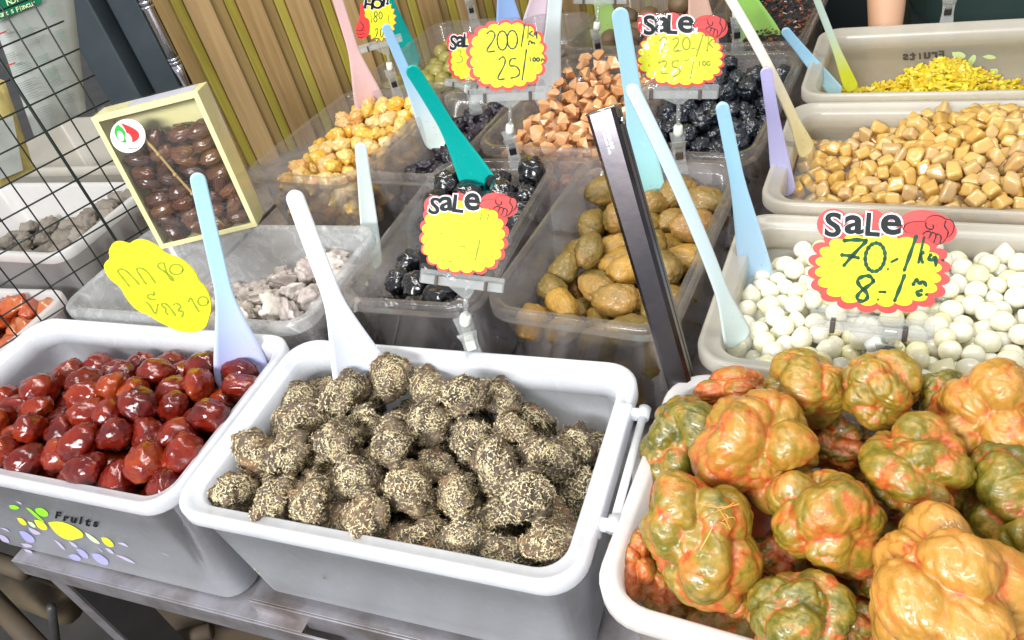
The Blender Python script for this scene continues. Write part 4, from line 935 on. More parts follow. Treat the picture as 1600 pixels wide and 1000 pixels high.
# orange candied ginger
m = fruit('candied_ginger', [(.70, .25, .06), (.80, .36, .11), (.84, .50, .26), (.82, .40, .17)], .2, .5, .4, (1, .6, .3), .006, 70, 110, .45, .0025, rnd=.5)
var = variants('ginger', 12, lambda i: chunk((.0150, .0122, .0098), i + 300, 10, .20), m, False)
heap(TN, 'ginger_chunk', var, .0132, lambda u, v: -.020 + .022 * (1 - u*u) + .016 * sst(-.7, .9, v) - .022 * sst(.55, 1, -u), 'orange candied ginger chunk in the tub under the 200 sign', 'candied ginger', 'candied ginger chunks', seed=71, keep=300, phi=.74, depth=.075)

# wrinkled blue black fruit
m = fruit('blue_black_fruit', [(.008, .011, .018), (.014, .020, .030), (.024, .032, .044)], .26, .6, nscale=60, bscale=130, bstr=.7, bdist=.002, mottle=((.07, .085, .10), 120, .58))
var = variants('blue_fruit', 7, lambda i: blob(4, (.0158, .0140, .0128), i + 340, .28, 1.4, .22, 3.0, ridge=.10), m)
heap(TU, 'blue_black_fruit', var, .0135, lambda u, v: -.024 + .016 * (1 - u*u) + .012 * sst(-.6, .8, v), 'wrinkled blue black dried fruit behind the spotted SALE sign', 'dried fruit', 'blue black dried fruits', seed=81, keep=300, phi=.64, depth=.075)

# pearl onions
m = fruit('pearl_onion_flesh', [(.66, .66, .52), (.74, .73, .59), (.78, .76, .64), (.74, .70, .42)], .15, .3, .9, (1, .95, .75), .014, 30, 60, .08, .001, rnd=.75, alb=1.0)
def onion(i):
    V, Fc = ico(3); k = np.clip((V[:, 2] - .45) / .55, 0, 1) ** 2; P = V * np.array([1, 1, .95]) * (1 + .06 * nzv(V, 1.2, i + 5))[:, None]; P[:, :2] *= (1 - .35 * k * (i % 3 != 0))[:, None]; P[:, 2] += .38 * k * (i % 3 != 0)
    return P * .0092, Fc
var = variants('onion', 7, onion, m)
xr = (-.185, .13)
heap(TD, 'pearl_onion', var, .0089, lambda u, v: -.020 + .010 * sst(-1, -.3, u) + .004 * (1 - v*v) - .012 * sst(.6, 1, -u), 'white pickled pearl onion in the cream tub', 'onion', 'pickled pearl onions', seed=91, depth=.034, keep=300, flat=False, stuff_name='onion_bed', stuff_label='more white pearl onions lying deeper in the syrup of the cream tub', xr=None, cull=120, phi=.62)

# taro cubes
m = fruit('taro_flesh', [(.58, .33, .075), (.68, .41, .10), (.72, .48, .16), (.62, .42, .20)], .25, .4, .40, (1, .6, .25), .006, 60, 150, .25, .001, rnd=.75)
var = variants('taro', 12, lambda i: facet((.0082, .0078, .0074) if i % 3 else (.0105, .0080, .0060), i + 400, cubic=True, K=27., rough=.05), m)
heap(TE, 'taro_cube', var, .0084, lambda u, v: -.034 + .058 * np.exp(-((u - .12) / .62) ** 2) * (1 - .35 * v * v) - .010 * sst(.5, 1, -u), 'diced tan taro cube heaped in the cream tub', 'taro cube', 'diced taro cubes', seed=101, depth=.036, keep=300, flat=False, stuff_name='taro_bed', stuff_label='more tan taro cubes lying deeper and further along in the cream tub', cull=120, phi=.66)

# green olives, brown olives, brown bits
m = fruit('green_olive_skin', [(.24, .22, .035), (.33, .31, .06), (.40, .36, .11), (.30, .24, .05)], .35, .2, .25, (1, .9, .3), .006, 40, 200, .15, .001)
var = variants('green_olive', 5, lambda i: blob(3, (.0148, .0142, .0140), i + 440, .08, 1.2, .015, 3), m)
heap(TV, 'green_olive', var, .0142, lambda u, v: -.030 + .022 * sst(-.5, .8, u) + .008 * (1 - v*v), 'round pale green olive in the tub below the slat wall', 'olive', 'green olives', seed=111, depth=.07)
m = fruit('dull_brown_olive_skin', [(.10, .062, .030), (.15, .095, .048), (.20, .13, .065)], .55, 0, nscale=50, bscale=200, bstr=.3, bdist=.001)
var = variants('dull_olive', 5, lambda i: blob(3, (.0225, .0195, .0190), i + 460, .10, 1.2, .03, 3, ridge=.02), m)
heap(TQ, 'dull_brown_olive', var, .0198, lambda u, v: -.028 + .022 * sst(-.6, .5, u) + .008 * (1 - v*v), 'round dull brown olive in the tub behind the ginger', 'olive', 'round brown olives', seed=121, depth=.08)
m = fruit('brown_bit', [(.12, .05, .02), (.2, .09, .04), (.28, .14, .07)], .5, .1, nscale=70, bscale=150, bstr=.4)
var = variants('brown_bit', 5, lambda i: blob(3, (.0125, .0105, .0085), i + 480, .3, 1.4, .12, 2.4), m)
heap(TH, 'brown_fruit_bit', var, .0105, lambda u, v: -.055 + .01 * (1 - u*u), 'small brown dried bit in the narrow tub', 'dried fruit', 'small brown dried bits', seed=131, depth=.03)

# grey dried plums and red pickles behind the wire grid
m = fruit('grey_dried_plum', [(.17, .145, .12), (.26, .225, .185), (.34, .30, .25)], .8, 0, nscale=80, bscale=180, bstr=.7, bdist=.0016)
var = variants('grey_plum', 6, lambda i: blob(4, (.0205, .0165, .0150), i + 500, .22, 1.3, .14, 2.6, (.6, 1.2, 1.2), ridge=.05), m)
heap(TL1, 'grey_dried_plum', var, .0165, lambda u, v: -.050 + .044 * sst(-.1, .9, u) + .006 * (1 - v*v), 'wrinkled grey dried plum in the white tub behind the wire grid', 'plum', 'grey dried plums', seed=141, depth=.06)
m = fruit('red_pickle', [(.30, .02, .01), (.46, .05, .015), (.55, .13, .03), (.62, .28, .14)], .25, .5, .2, nscale=45, bscale=90, bstr=.5, bdist=.002, rnd=.4)
var = variants('red_pickle', 6, lambda i: blob(3, (.026, .017, .013), i + 520, .4, 1.4, .16, 2.2), m)
heap(TL2, 'red_pickle_piece', var, .0165, lambda u, v: -.016 + .020 * (1 - u*u) + .006 * v, 'orange red pickled vegetable piece in the white tub behind the grid', 'pickle', 'red pickled pieces', seed=151, depth=.06)

# syrup in the onion and taro tubs
for T, z, lb in ((TD, .118, 'clear syrup around the pearl onions'), (TE, .108, 'thin brown syrup around the taro cubes')):
    hx, hy = half(T, z); V = [tuple(world(T, (x, y, z + rng.normal() * .0001))) for x, y in rrect(hx - .001, hy - .001, .022)]
    tag(obj('syrup', mesh('syrup', V, [tuple(range(len(V)))], M['syrup'], False)), lb, None, None, 'stuff')

# yellow shreds
def shreds(T, n, H, mats, name, label, size, zlift=0, seed=5, p=None, nd=8):
    rn = np.random.default_rng(seed); V = []; Fc = []; mi = []; hx, hy = half(T, T.h * .6)
    # supporting mound
    G = 40; b = 0
    for i in range(G + 1):
        for j in range(G + 1):
            u, v = -1 + 2 * i / G, -1 + 2 * j / G; V.append(world(T, (u * hx, v * hy, max(.004, T.h + float(H(np.array(u), np.array(v))) - .006 + .004 * noise.noise(Vector((u * 6, v * 6, seed)))))))
    for i in range(G):
        for j in range(G): q = i * (G + 1) + j; Fc.append((q, q + G + 1, q + G + 2, q + 1)); mi.append(0)
    for k in range(n):
        u, v = rn.uniform(-.98, .98, 2); z = T.h + float(H(np.array(u), np.array(v))) + rn.uniform(-.006, .004) + zlift
        if z < .006: continue
        c = world(T, (u * hx, v * hy, z)); a = rn.uniform(0, 6.28); t1 = unit([math.cos(a), math.sin(a), rn.normal() * .45]); t2 = unit(np.cross([rn.normal() * .4, rn.normal() * .4, 1], t1)); t3 = np.cross(t1, t2)
        l, w_, h = size[0] * rn.uniform(.5, 1.3), size[1] * rn.uniform(.6, 1.3), size[2] * rn.uniform(.6, 1.4); b = len(V); cv = rn.normal() * .3 * l
        for q in (-1, 0, 1):
            for s2, s3 in ((-1, -1), (1, -1), (1, 1), (-1, 1)): V.append(c + t1 * l * q + t2 * (w_ * s2 * (1 - .35 * q * q) + cv * q * q) + t3 * (h * s3 + cv * .5 * q * q))
        for q in (0, 4):
            for e in range(4): Fc.append((b+q+e, b+q+(e+1) % 4, b+q+4+(e+1) % 4, b+q+4+e))
        Fc += [(b, b+3, b+2, b+1), (b+8, b+9, b+10, b+11)]; mm = int(rn.choice(len(mats), p=p)); mi += [mm] * 10
    return tag(obj(name, mesh(name, V, Fc, mats, False, mi)), label, None, None, 'stuff')
my = [fruit('yellow_shred_%d' % i, [c, tuple(min(1, x * 1.15) for x in c)], .3, .3, .3, (1, .8, .2), .004, 80, 200, .2) for i, c in enumerate(((.74, .58, .02), (.80, .66, .06), (.70, .46, .02)))]
shreds(TF, 2600, lambda u, v: -.085 + .052 * np.exp(-((u + .12) / .36) ** 2) * (1 - .25 * v * v), my, 'yellow_shreds', 'bright yellow pickled shreds mounded in the cream tub', (.0058, .0030, .0010), seed=8)
mk = [plain('black_powder', (.016, .017, .020), .75, bump=.6, bscale=300, var=.4, vscale=80, var_col=(.05, .05, .055)), plain('reddish_crumb', (.22, .07, .025), .7), plain('pale_crumb', (.5, .46, .4), .7)]
shreds(TX, 900, lambda u, v: -.030 + .012 * v + 0 * u, mk, 'black_powder', 'black powder with reddish crumbs filling the smoky tub', (.003, .0016, .0008), seed=9, p=[.55, .4, .05])

# ------------------------------------------------------------------ pickled mustard heads
def mustard_mat():
    t = NT('pickled_mustard_skin'); co = t.coord(); info = t.n('ShaderNodeObjectInfo').outputs['Random']
    off = t.n('ShaderNodeVectorMath', _operation='ADD', i0=co, i1=t.n('ShaderNodeCombineXYZ', X=info, Y=info, Z=info).outputs[0]).outputs[0]
    at_ = t.t.nodes.new('ShaderNodeAttribute'); at_.attribute_name = 'crease'; cr = at_.outputs['Fac']
    oc_ = t.n('ShaderNodeObjectInfo').outputs['Color']; sep = t.n('ShaderNodeSeparateColor', Color=oc_).outputs
    v = t.math('ADD', t.math('MULTIPLY', t.noise(off, 2.4, 4, .6, .6), 1.3), t.math('MULTIPLY_ADD', sep[0], .85, -.55))
    base = t.ramp(v, [(.08, (.075, .075, .006)), (.28, (.15, .125, .009)), (.46, (.26, .165, .016)), (.64, (.40, .195, .028)), (.92, (.52, .24, .045))])
    strk = t.noise(t.coord('Object', (1, 1, .25)), 9, 4, .6)
    base = t.mixc(t.math('MULTIPLY', t.ramp(strk, [(.45, (0, 0, 0)), (.7, (1, 1, 1))]), .22), base, (.60, .42, .12, 1))
    red = t.math('ADD', t.math('MULTIPLY', cr, .34), t.math('ADD', t.math('MULTIPLY', t.noise(off, 2.2, 6, .62, .5), 1.5), t.math('MULTIPLY_ADD', sep[1], .42, -.56)))
    redc = t.ramp(t.noise(off, 7, 4), [(.3, (.36, .035, .012)), (.5, (.50, .10, .022)), (.7, (.58, .22, .06))])
    base = t.mixc(1.0, base, base); base = t.mixc(t.ramp(red, [(.44, (0, 0, 0)), (.66, (.85, .85, .85))]), base, redc)
    b = t.bsdf(Base__Color=base, Roughness=t.math('MULTIPLY_ADD', t.noise(off, 6, 3), .28, .08), Coat__Weight=.3, Subsurface__Weight=.10, Subsurface__Scale=.008)
    b.inputs['Subsurface Radius'].default_value = (1, .6, .2)
    hh = t.math('ADD', t.noise(off, 11, 6, .65), t.math('MULTIPLY', strk, .8)); t.t.links.new(t.bump(hh, .26, .006), b.inputs['Normal'])
    return t.done(b.outputs[0])
MM = mustard_mat()
def mustard(seed, lobes=11, size=.40, grain=1.0):
    """knot of swollen leaf stems: arcs of balls merged into one skin over a core"""
    rn = np.random.default_rng(seed); V, Fc = ico(6)
    warp = np.stack([nzv(V, 1.6, seed + 3), nzv(V, 1.6, seed + 13), nzv(V, 1.6, seed + 23)], 1); D = V + warp * .16; D /= np.linalg.norm(D, axis=1)[:, None]
    per = [np.full(len(V), .66)]
    for l in range(lobes):
        k = (l + .5) / lobes; ph = l * 2.39996 + rn.normal() * .3; zc = 1 - 2 * k; c0 = np.array([math.sqrt(max(0, 1 - zc*zc)) * math.cos(ph), math.sqrt(max(0, 1 - zc*zc)) * math.sin(ph), zc])
        ax = unit(np.cross(c0, rn.normal(size=3))); arc = rn.uniform(.25, .75); s0 = size * rn.uniform(.72, 1.2); out = rn.uniform(.52, .66); best = np.zeros(len(V))
        for q in np.linspace(-.5, .5, 4):
            a = q * arc * 1.6; c = (c0 * math.cos(a) + np.cross(ax, c0) * math.sin(a)) * out; sr = s0 * (1 - .5 * abs(q))
            b = D @ c; disc = b*b - (c @ c - sr*sr); best = np.maximum(best, np.where((disc > 0) & (b > 0), b + np.sqrt(np.maximum(disc, 0)), 0))
        per.append(best)
    A_ = np.sort(np.array(per), 0)[::-1]; K = 55.
    r = np.log(np.exp(A_ * K).sum(0)) / K; gap = A_[0] - A_[1]
    fold = nzv(D * np.array([1, 1, .5]), 4.2, seed + 5); fl = 1 - np.clip(np.abs(fold) * 4, 0, 1)
    r = r + .07 * nzv(V, 1.1, seed) - .028 * grain * fl + .012 * grain * nzv(V, 7, seed + 40) + .02 * grain * nzv(V * np.array([1, 1, .4]), 3.5, seed + 70)
    me = mesh('mustard', V * r[:, None], Fc, MM); at_ = me.attributes.new('crease', 'FLOAT', 'POINT')
    at_.data.foreach_set('value', np.clip(1 - gap / .10, 0, 1).astype(np.float32) * .8 + fl.astype(np.float32) * .25); return me
mv = [mustard(3), mustard(14, 14, .36), mustard(25, 8, .46), mustard(37, 9, .50, 1.2), mustard(47, 9, .44), mustard(58, 16, .34)]
sf = [plain('chili_stained_fibre', (.66, .26, .05), .5), plain('pale_fibre', (.72, .50, .16), .5)]
heads = [  # pixel centre, width px, height px, rim offset of centre, shape, tan share, red share, turn
 ((1183, 704), 196, 190, .030, 2, .62, .62, 20, 'pinkish tan pickled mustard head with red streaks in the middle of the white tub'),
 ((1092, 842), 176, 228, .012, 1, .42, .45, 65, 'tall olive mustard head with stringy fibres against the tub front'),
 ((1070, 694), 112, 165, -.004, 4, .18, .22, 140, 'green mustard head beside the steel tongs'),
 ((1262, 602), 130, 118, .034, 4, .48, .42, 10, 'tan and green mustard head on top at the back rim'),
 ((1372, 606), 132, 122, .036, 0, .45, .40, 200, 'olive and tan mustard head with orange top below the 70 sign'),
 ((1430, 736), 172, 172, .032, 5, .36, .42, 75, 'brown lumpy mustard head in the middle right of the heap'),
 ((1288, 812), 160, 165, .020, 4, .46, .52, 250, 'knobbly olive mustard head with red paste on one side'),
 ((1246, 962), 196, 112, .006, 5, .20, .30, 120, 'dark green folded mustard head at the tub front'),
 ((1482, 925), 232, 250, .036, 3, .80, .30, 330, 'big smooth tan mustard head at the tub front'),
 ((1550, 652), 180, 165, .034, 3, .74, .50, 40, 'smooth orange tan mustard head at the right back'),
 ((1470, 620), 110, 92, .016, 1, .22, .35, 90, 'small dark green mustard head at the back rim'),
 ((1580, 790), 165, 190, .016, 0, .16, .22, 15, 'yellow green mustard head at the right of the heap'),
 ((992, 882), 72, 112, -.024, 2, .55, .90, 0, 'small red chili coated mustard piece in the front left tub corner'),
 ((1146, 608), 112, 66, .006, 2, .58, .95, 80, 'red chili coated mustard piece at the back left of the tub'),
 ((1310, 700), 120, 110, -.012, 1, .25, .80, 160, 'dark red mustard head deep between the others'),
 ((1388, 905), 140, 130, -.014, 5, .25, .55, 30, 'dark olive mustard head deep at the front between bigger ones'),
 ((1160, 930), 110, 90, -.022, 2, .50, .70, 210, 'reddish mustard piece low at the tub front'),
 ((1530, 745), 120, 110, -.008, 4, .14, .15, 300, 'bright green mustard head deep at the right'),
 ((1215, 880), 110, 100, -.024, 1, .40, .90, 100, 'deep red mustard piece under the knobbly head'),
 ((1120, 760), 120, 110, -.026, 5, .30, .70, 50, 'brownish red mustard piece under the pinkish head'),
 ((1380, 800), 130, 120, -.030, 2, .30, .60, 10, 'shadowed mustard head low in the middle of the tub'),
 ((1032, 775), 75, 85, -.028, 4, .50, .70, 190, 'small orange stained mustard piece by the left tub wall'),
 ((1045, 905), 120, 120, -.040, 1, .45, .80, 130, 'orange red mustard piece tucked under the tall olive head'),
 ((1150, 965), 130, 100, -.034, 4, .40, .60, 220, 'olive red mustard piece low behind the front rim'),
 ((1330, 975), 120, 100, -.030, 5, .35, .60, 70, 'olive mustard piece low beside the big tan head'),
 ((1640, 900), 180, 180, .010, 0, .30, .30, 70, 'green mustard head past the big tan one'),
 ((1760, 830), 190, 180, .006, 4, .40, .40, 10, 'olive mustard head by the far right wall of the white tub'),
 ((1770, 660), 160, 150, .008, 0, .30, .40, 110, 'green mustard head in the far right back corner of the white tub'),
 ((1800, 1010), 200, 190, .0, 1, .45, .40, 210, 'tan olive mustard head in the far right front corner of the white tub'),
 ((1655, 680), 150, 150, .010, 1, .40, .30, 25, 'olive mustard head at the right back corner')]
for i, (pc, wpx, hpx, dz, sh, tan, redv, turn, lb) in enumerate(heads):
    P = at(pc, RIM + dz); dist = float(np.linalg.norm(P - CAM)); cosv = F / math.sqrt(F*F + (pc[0]-800)**2 + (pc[1]-500)**2)
    rx, ry = wpx / 1.80 * dist * cosv / F, hpx / 1.80 * dist * cosv / F
    o = obj('mustard_head', mv[sh], None, P); o.color = (tan, redv, 0, 1)
    B = frame_mat(P, r_, u_, -f_).to_3x3(); spin = Matrix.Rotation(math.radians(turn), 3, 'Z') @ Matrix.Rotation(i * 1.3, 3, 'X') @ Matrix.Rotation(i * .7, 3, 'Y')
    S3 = Matrix.Diagonal((rx, ry, (rx + ry) / 2 * .9)); o.matrix_world = Matrix.Translation(Vector(P)) @ (B @ S3 @ spin).to_4x4()
    tag(o, lb, 'mustard head', 'pickled mustard heads')
# loose strings of fibre on the heads
rn = np.random.default_rng(4); V = []; Fc = []; mi = []
spots = [((1128, 795), RIM + .050, 21)]
for pc, z, n in spots:
    for k in range(max(2, n // 3)):
        c = at((pc[0] + rn.normal() * 12, pc[1] + rn.normal() * 14), z + rn.normal() * .003); d = unit(np.array([.8, .1, .1]) + rn.normal(size=3) * np.array([.5, .6, .3])); L_ = rn.uniform(.008, .022); cv = rn.normal(size=3) * L_ * .8
        pts = [c + d * L_ * t + cv * t * t for t in np.linspace(-.6, .6, 6)]; b = len(V); rr = rn.uniform(.0002, .0004)
        for p in pts:
            a1 = unit(np.cross(d, [.3, .2, 1])); b1 = np.cross(d, a1)
            for q in range(4): V.append(p + rr * (math.cos(q * 1.571) * a1 + math.sin(q * 1.571) * b1))
        mm = int(rn.integers(2))
        for i in range(5):
            for q in range(4): Fc.append((b+i*4+q, b+i*4+(q+1) % 4, b+i*4+4+(q+1) % 4, b+i*4+4+q)); mi.append(mm)
tag(obj('mustard_fibres', mesh('mustard_fibres', V, Fc, sf, True, mi)), 'loose orange fibres clinging to the mustard heads', None, None, 'stuff')
# red pickling liquor below
hx, hy = half(TC, .06); V = [tuple(world(TC, (x, y, .055))) for x, y in rrect(hx - .001, hy - .001, .022)]
tag(obj('chili_brine', mesh('chili_brine', V, [tuple(range(len(V)))], plain('chili_brine', (.16, .03, .008), .15), False)), 'dark red chili brine under the mustard heads', None, None, 'stuff')

# ------------------------------------------------------------------ gift box of dates
BL, BR = at((252, 389), RIM + .001), at((403, 353), RIM + .001)
eb = unit(BR - BL); Wb = np.linalg.norm(BR - BL)
r = ray((142, 184)); t = -np.dot(CAM - BL, eb) / np.dot(r, eb); TLp = CAM + r * t
eu = unit(TLp - BL); Hb = np.linalg.norm(TLp - BL); en = np.cross(eb, eu); Db = .042
gift = tag(empty('date_gift_box', (BL + BR) / 2), 'cream window box of brown dates with round sticker wrapped in cellophane', 'gift box')
GF = frame_mat(BL, eb, eu, en)   # x across, y up, z out of the face
def gpart(nm, lo, hi, m, bv=.0008): return pobj(nm, boxmesh(nm, lo, hi, M[m], bv, GF), gift)
fw = .0065
gpart('left_side', (0, 0, -Db), (fw*.5, Hb, 0), 'cardboard'); gpart('right_side', (Wb - fw*.5, 0, -Db), (Wb, Hb, 0), 'cardboard')
gpart('top_panel', (fw*.5, Hb - fw*.5, -Db), (Wb - fw*.5, Hb, 0), 'cardboard'); gpart('bottom_panel', (fw*.5, 0, -Db), (Wb - fw*.5, fw*.5, 0), 'cardboard')
gpart('back_panel', (fw*.5, fw*.5, -Db), (Wb - fw*.5, Hb - fw*.5, -Db + .002), 'cardboard')
for nm, lo, hi in (('frame_left', (0, 0, .0002), (fw, Hb, .0012)), ('frame_right', (Wb - fw, 0, .0002), (Wb, Hb, .0012)), ('frame_top', (fw, Hb - fw, .0002), (Wb - fw, Hb, .0012)), ('frame_bottom', (fw, 0, .0002), (Wb - fw, fw, .0012))): gpart(nm, lo, hi, 'cardboard', .0003)
M['label_lilac'] = plain('lilac_label', (.62, .64, .82), .4, var=.5, vscale=150, var_col=(.75, .76, .86))
gpart('top_label', (Wb*.30, Hb + .0002, -Db*.88), (Wb*.93, Hb + .0006, -Db*.25), 'label_lilac', 0)
gpart('window', (fw*.6, fw*.6, -.0016), (Wb - fw*.6, Hb - fw*.6, -.0012), 'cello', 0)
gpart('wrap_top', (-.001, Hb + .0014, -Db - .001), (Wb + .001, Hb + .0017, .0022), 'cello', 0); gpart('wrap_front', (-.001, -.001, .0022), (Wb + .001, Hb + .0014, .0025), 'cello', 0)
gpart('wrap_right', (Wb + .001, -.001, -Db - .001), (Wb + .0013, Hb + .0014, .0022), 'cello', 0)
gp = BL + en * .0027; Pg = Plane(gp, en, off=.0003); zg2 = Z(130, 110, 3.571)
poly_part(Pg, ell(*zg2((250, 365))[0], 27.5, 26.5, 36, 15), 1, M['white'], 'sticker', gift)
M['stk_green'] = plain('sticker_green', (.03, .42, .05), .4); M['stk_red'] = plain('sticker_red', (.60, .03, .03), .4)
poly_part(Pg, zg2(*smooth_line([(195,300),(235,335),(245,380),(240,408),(195,390),(172,345),(180,315),(195,300)], 2)[:-1]), 2, M['stk_green'], 'sticker_leaf', gift)
poly_part(Pg, zg2(*smooth_line([(210,292),(260,310),(312,340),(315,380),(275,405),(250,385),(240,335),(210,292)], 2)[:-1]), 2, M['stk_red'], 'sticker_petal', gift)
for cx, cy in ((210, 365), (255, 378)):
    poly_part(Pg, ell(*zg2((cx, cy))[0], 4.6, 8.5, 16, -25), 3, M['white'], 'sticker_seed', gift)
stroke_part(Pg, [zg2((250,438),(265,432),(272,440),(285,430),(300,436),(318,424))], 1.2, 2, M['leg_dark'], 'sticker_word', gift)
m = fruit('brown_date_skin', [(.045, .016, .012), (.085, .030, .018), (.13, .045, .02), (.20, .08, .03)], .25, .5, .1, (1, .3, .1), .005, 50, 130, .4, .0014, rnd=.7)
dv = variants('gift_date', 7, lambda i: blob(4, (.0185, .0102, .0098), i + 600, .14, 1.0, .12, 3.0, (.3, 1.3, 1.3), ridge=.04), m)
rn = np.random.default_rng(77); k = 0
for row in range(9):
    for cl in range(4):
        x = Wb * (.16 + .225 * cl) + rn.normal() * .003; y = .014 + row * .0172 + rn.normal() * .002
        if y > Hb * .83 or (row > 6 and cl == 0): continue
        for lay_ in range(2):
            z = -Db * (.30 + .38 * lay_) + rn.normal() * .0015; a = rn.normal() * .5 + (.4 if cl % 2 else -.2)
            o = obj('packed_date', dv[int(rn.integers(7))]); o.matrix_world = GF @ Matrix.Translation((float(np.clip(x, .022, Wb - .022)), float(y), float(z))) @ Matrix.Rotation(a, 4, 'Z') @ Matrix.Rotation(rn.normal() * .15, 4, 'Y') @ Matrix.Rotation(rn.uniform(0, 6.28), 4, 'X')
            tag(o, 'brown glossy date packed inside the cream window box', 'date', 'dates in the window box')
tw = plain('dry_date_twig', (.48, .32, .11), .6)
pts = [GF @ Vector(p) for p in ((Wb*.33, Hb*.80, -.006), (Wb*.40, Hb*.66, -.0045), (Wb*.46, Hb*.50, -.004), (Wb*.53, Hb*.34, -.004), (Wb*.60, Hb*.18, -.0045), (Wb*.68, Hb*.05, -.005))]
tg = tag(empty('date_twig', pts[-1]), 'thin tan twig lying over the dates in the window box', 'twig')
pobj('stalk', tube_mesh('stalk', pts, [.0022, .0018, .0018, .0017, .0016, .0014], tw, 8), tg)
for i in (1, 2, 3, 4):
    p = np.array(pts[i]); V, Fc = ico(2); pobj('knot', mesh('knot', V * .0028 + p + np.array(en) * .0008, Fc, tw), tg)

# ------------------------------------------------------------------ hanging snack bags behind the grid
gn = np.array([math.sin(gth), -math.cos(gth), 0])
bagP = G0 - gn * .03
def grid_pt(i, z): return bagP + gd * i + np.array([0, 0, z - bagP[2]])
M['bag_green'] = plain('green_bag_print', (.0, .16, .08), .35); M['bag_shaded_white'] = plain('shaded_bag_label', (.36, .38, .35), .4, var=.5, vscale=20, var_col=(.24, .26, .24))  # bag white greyed, the shade behind the grid put into its colour
M['bag_yellow'] = plain('yellow_noodle_pack', (.62, .52, .20), .5, var=.6, vscale=90, var_col=(.40, .30, .08)); M['txt_grey'] = plain('grey_small_print', (.12, .16, .15), .5); M['txt_green'] = plain('green_small_print', (.02, .22, .14), .5)
def bag(px, label, mat_, puff=.012):
    P0 = bagP; pl = Plane(P0, gn, off=.0006); q = [on_plane(p, P0, gn) for p in px]; root = tag(empty('snack_bag', (q[2] + q[3]) / 2), label, 'snack bag', 'snack bags behind the grid')
    n = 14; V = []; Fc = []
    for lay_ in (1, -1):
        for i in range(n + 1):
            for j in range(n + 1):
                u, v = i / n, j / n; p = (q[0]*(1-u) + q[1]*u) * (1-v) + (q[3]*(1-u) + q[2]*u) * v
                V.append(p - gn * .014 + gn * lay_ * puff * (math.sin(math.pi * u) * math.sin(math.pi * v)) ** .5 + gn * .0012 * noise.noise(Vector((u * 5, v * 5, lay_))))
    m1 = (n + 1) ** 2
    for l in (0, 1):
        for i in range(n):
            for j in range(n): a = l * m1 + i * (n+1) + j; Fc.append((a, a+1, a+n+2, a+n+1) if l else (a, a+n+1, a+n+2, a+1))
    pobj('pouch', mesh('pouch', V, Fc, mat_), root); return root, pl
b1, pb = bag([(-30, -40), (118, -40), (142, 178), (60, 215)], 'white snack bag with green header and small print behind the wire grid', M['bag_shaded_white'])
zb_ = Z(0, 0, 5)
poly_part(pb, zb_((-80, 185), (330, 20), (300, -120), (-80, -120)), 0, M['bag_green'], 'green_header', b1)
for i, ch in enumerate('ant s Flavour'):
    if ch != ' ': letter(pb, ch, *zb_((10 + i * 21, 118 - i * 7.5))[0], 6 if ch not in 'Fl' else 8, 1.5, M['txt_pale'] if 'txt_pale' in M else M['dec_pale'], b1, -20, 1, .01, 'printed_letter')
for i, ch in enumerate('NUT'):
    letter(pb, ch, *zb_((70 + i * 30, 15 - i * 12))[0], 9, 1.5, M['dec_pale'], b1, -20, 1, .02, 'printed_letter')
rn = np.random.default_rng(12)
for gi, (x0, y0, ln, cnt, mm) in enumerate(((150,250,150,4,'txt_green'),(20,250,90,4,'txt_grey'),(215,320,150,3,'txt_grey'),(270,455,140,4,'txt_green'),(20,440,120,4,'txt_grey'),(75,520,160,6,'txt_green'),(330,555,120,7,'txt_green'),(130,660,170,6,'txt_grey'),(200,750,160,3,'txt_grey'),(390,640,130,3,'txt_grey'),(280,860,140,7,'txt_grey'),(450,740,120,6,'txt_grey'),(350,60,70,6,'txt_green'),(430,250,80,7,'txt_green'),(520,440,60,4,'txt_grey'))):
    for k in range(cnt):
        x, y = x0 + k * 8, y0 + k * 15; s_ = ln * rn.uniform(.6, 1); stroke_part(pb, [zb_((x, y), (x + s_ * .93, y - s_ * .36))], .7, 1.2, M[mm], 'print_line', b1)
for q in ((75, 500), (5, 255)): poly_part(pb, zb_((q[0]-20, q[1]+6), (q[0]+45, q[1]-16), (q[0]+45, q[1]-4), (q[0]-15, q[1]+16)), 1.4, M['stk_red'], 'red_mark', b1)
b2, pb2 = bag([(-60, 100), (14, 128), (62, 270), (-60, 330)], 'yellow noodle snack bag beside the green header bag', M['bag_yellow'])
poly_part(pb2, zb_((-40, 960), (100, 905), (180, 1330), (-40, 1420)), 0, M['bag_shaded_white'], 'white_label', b2)

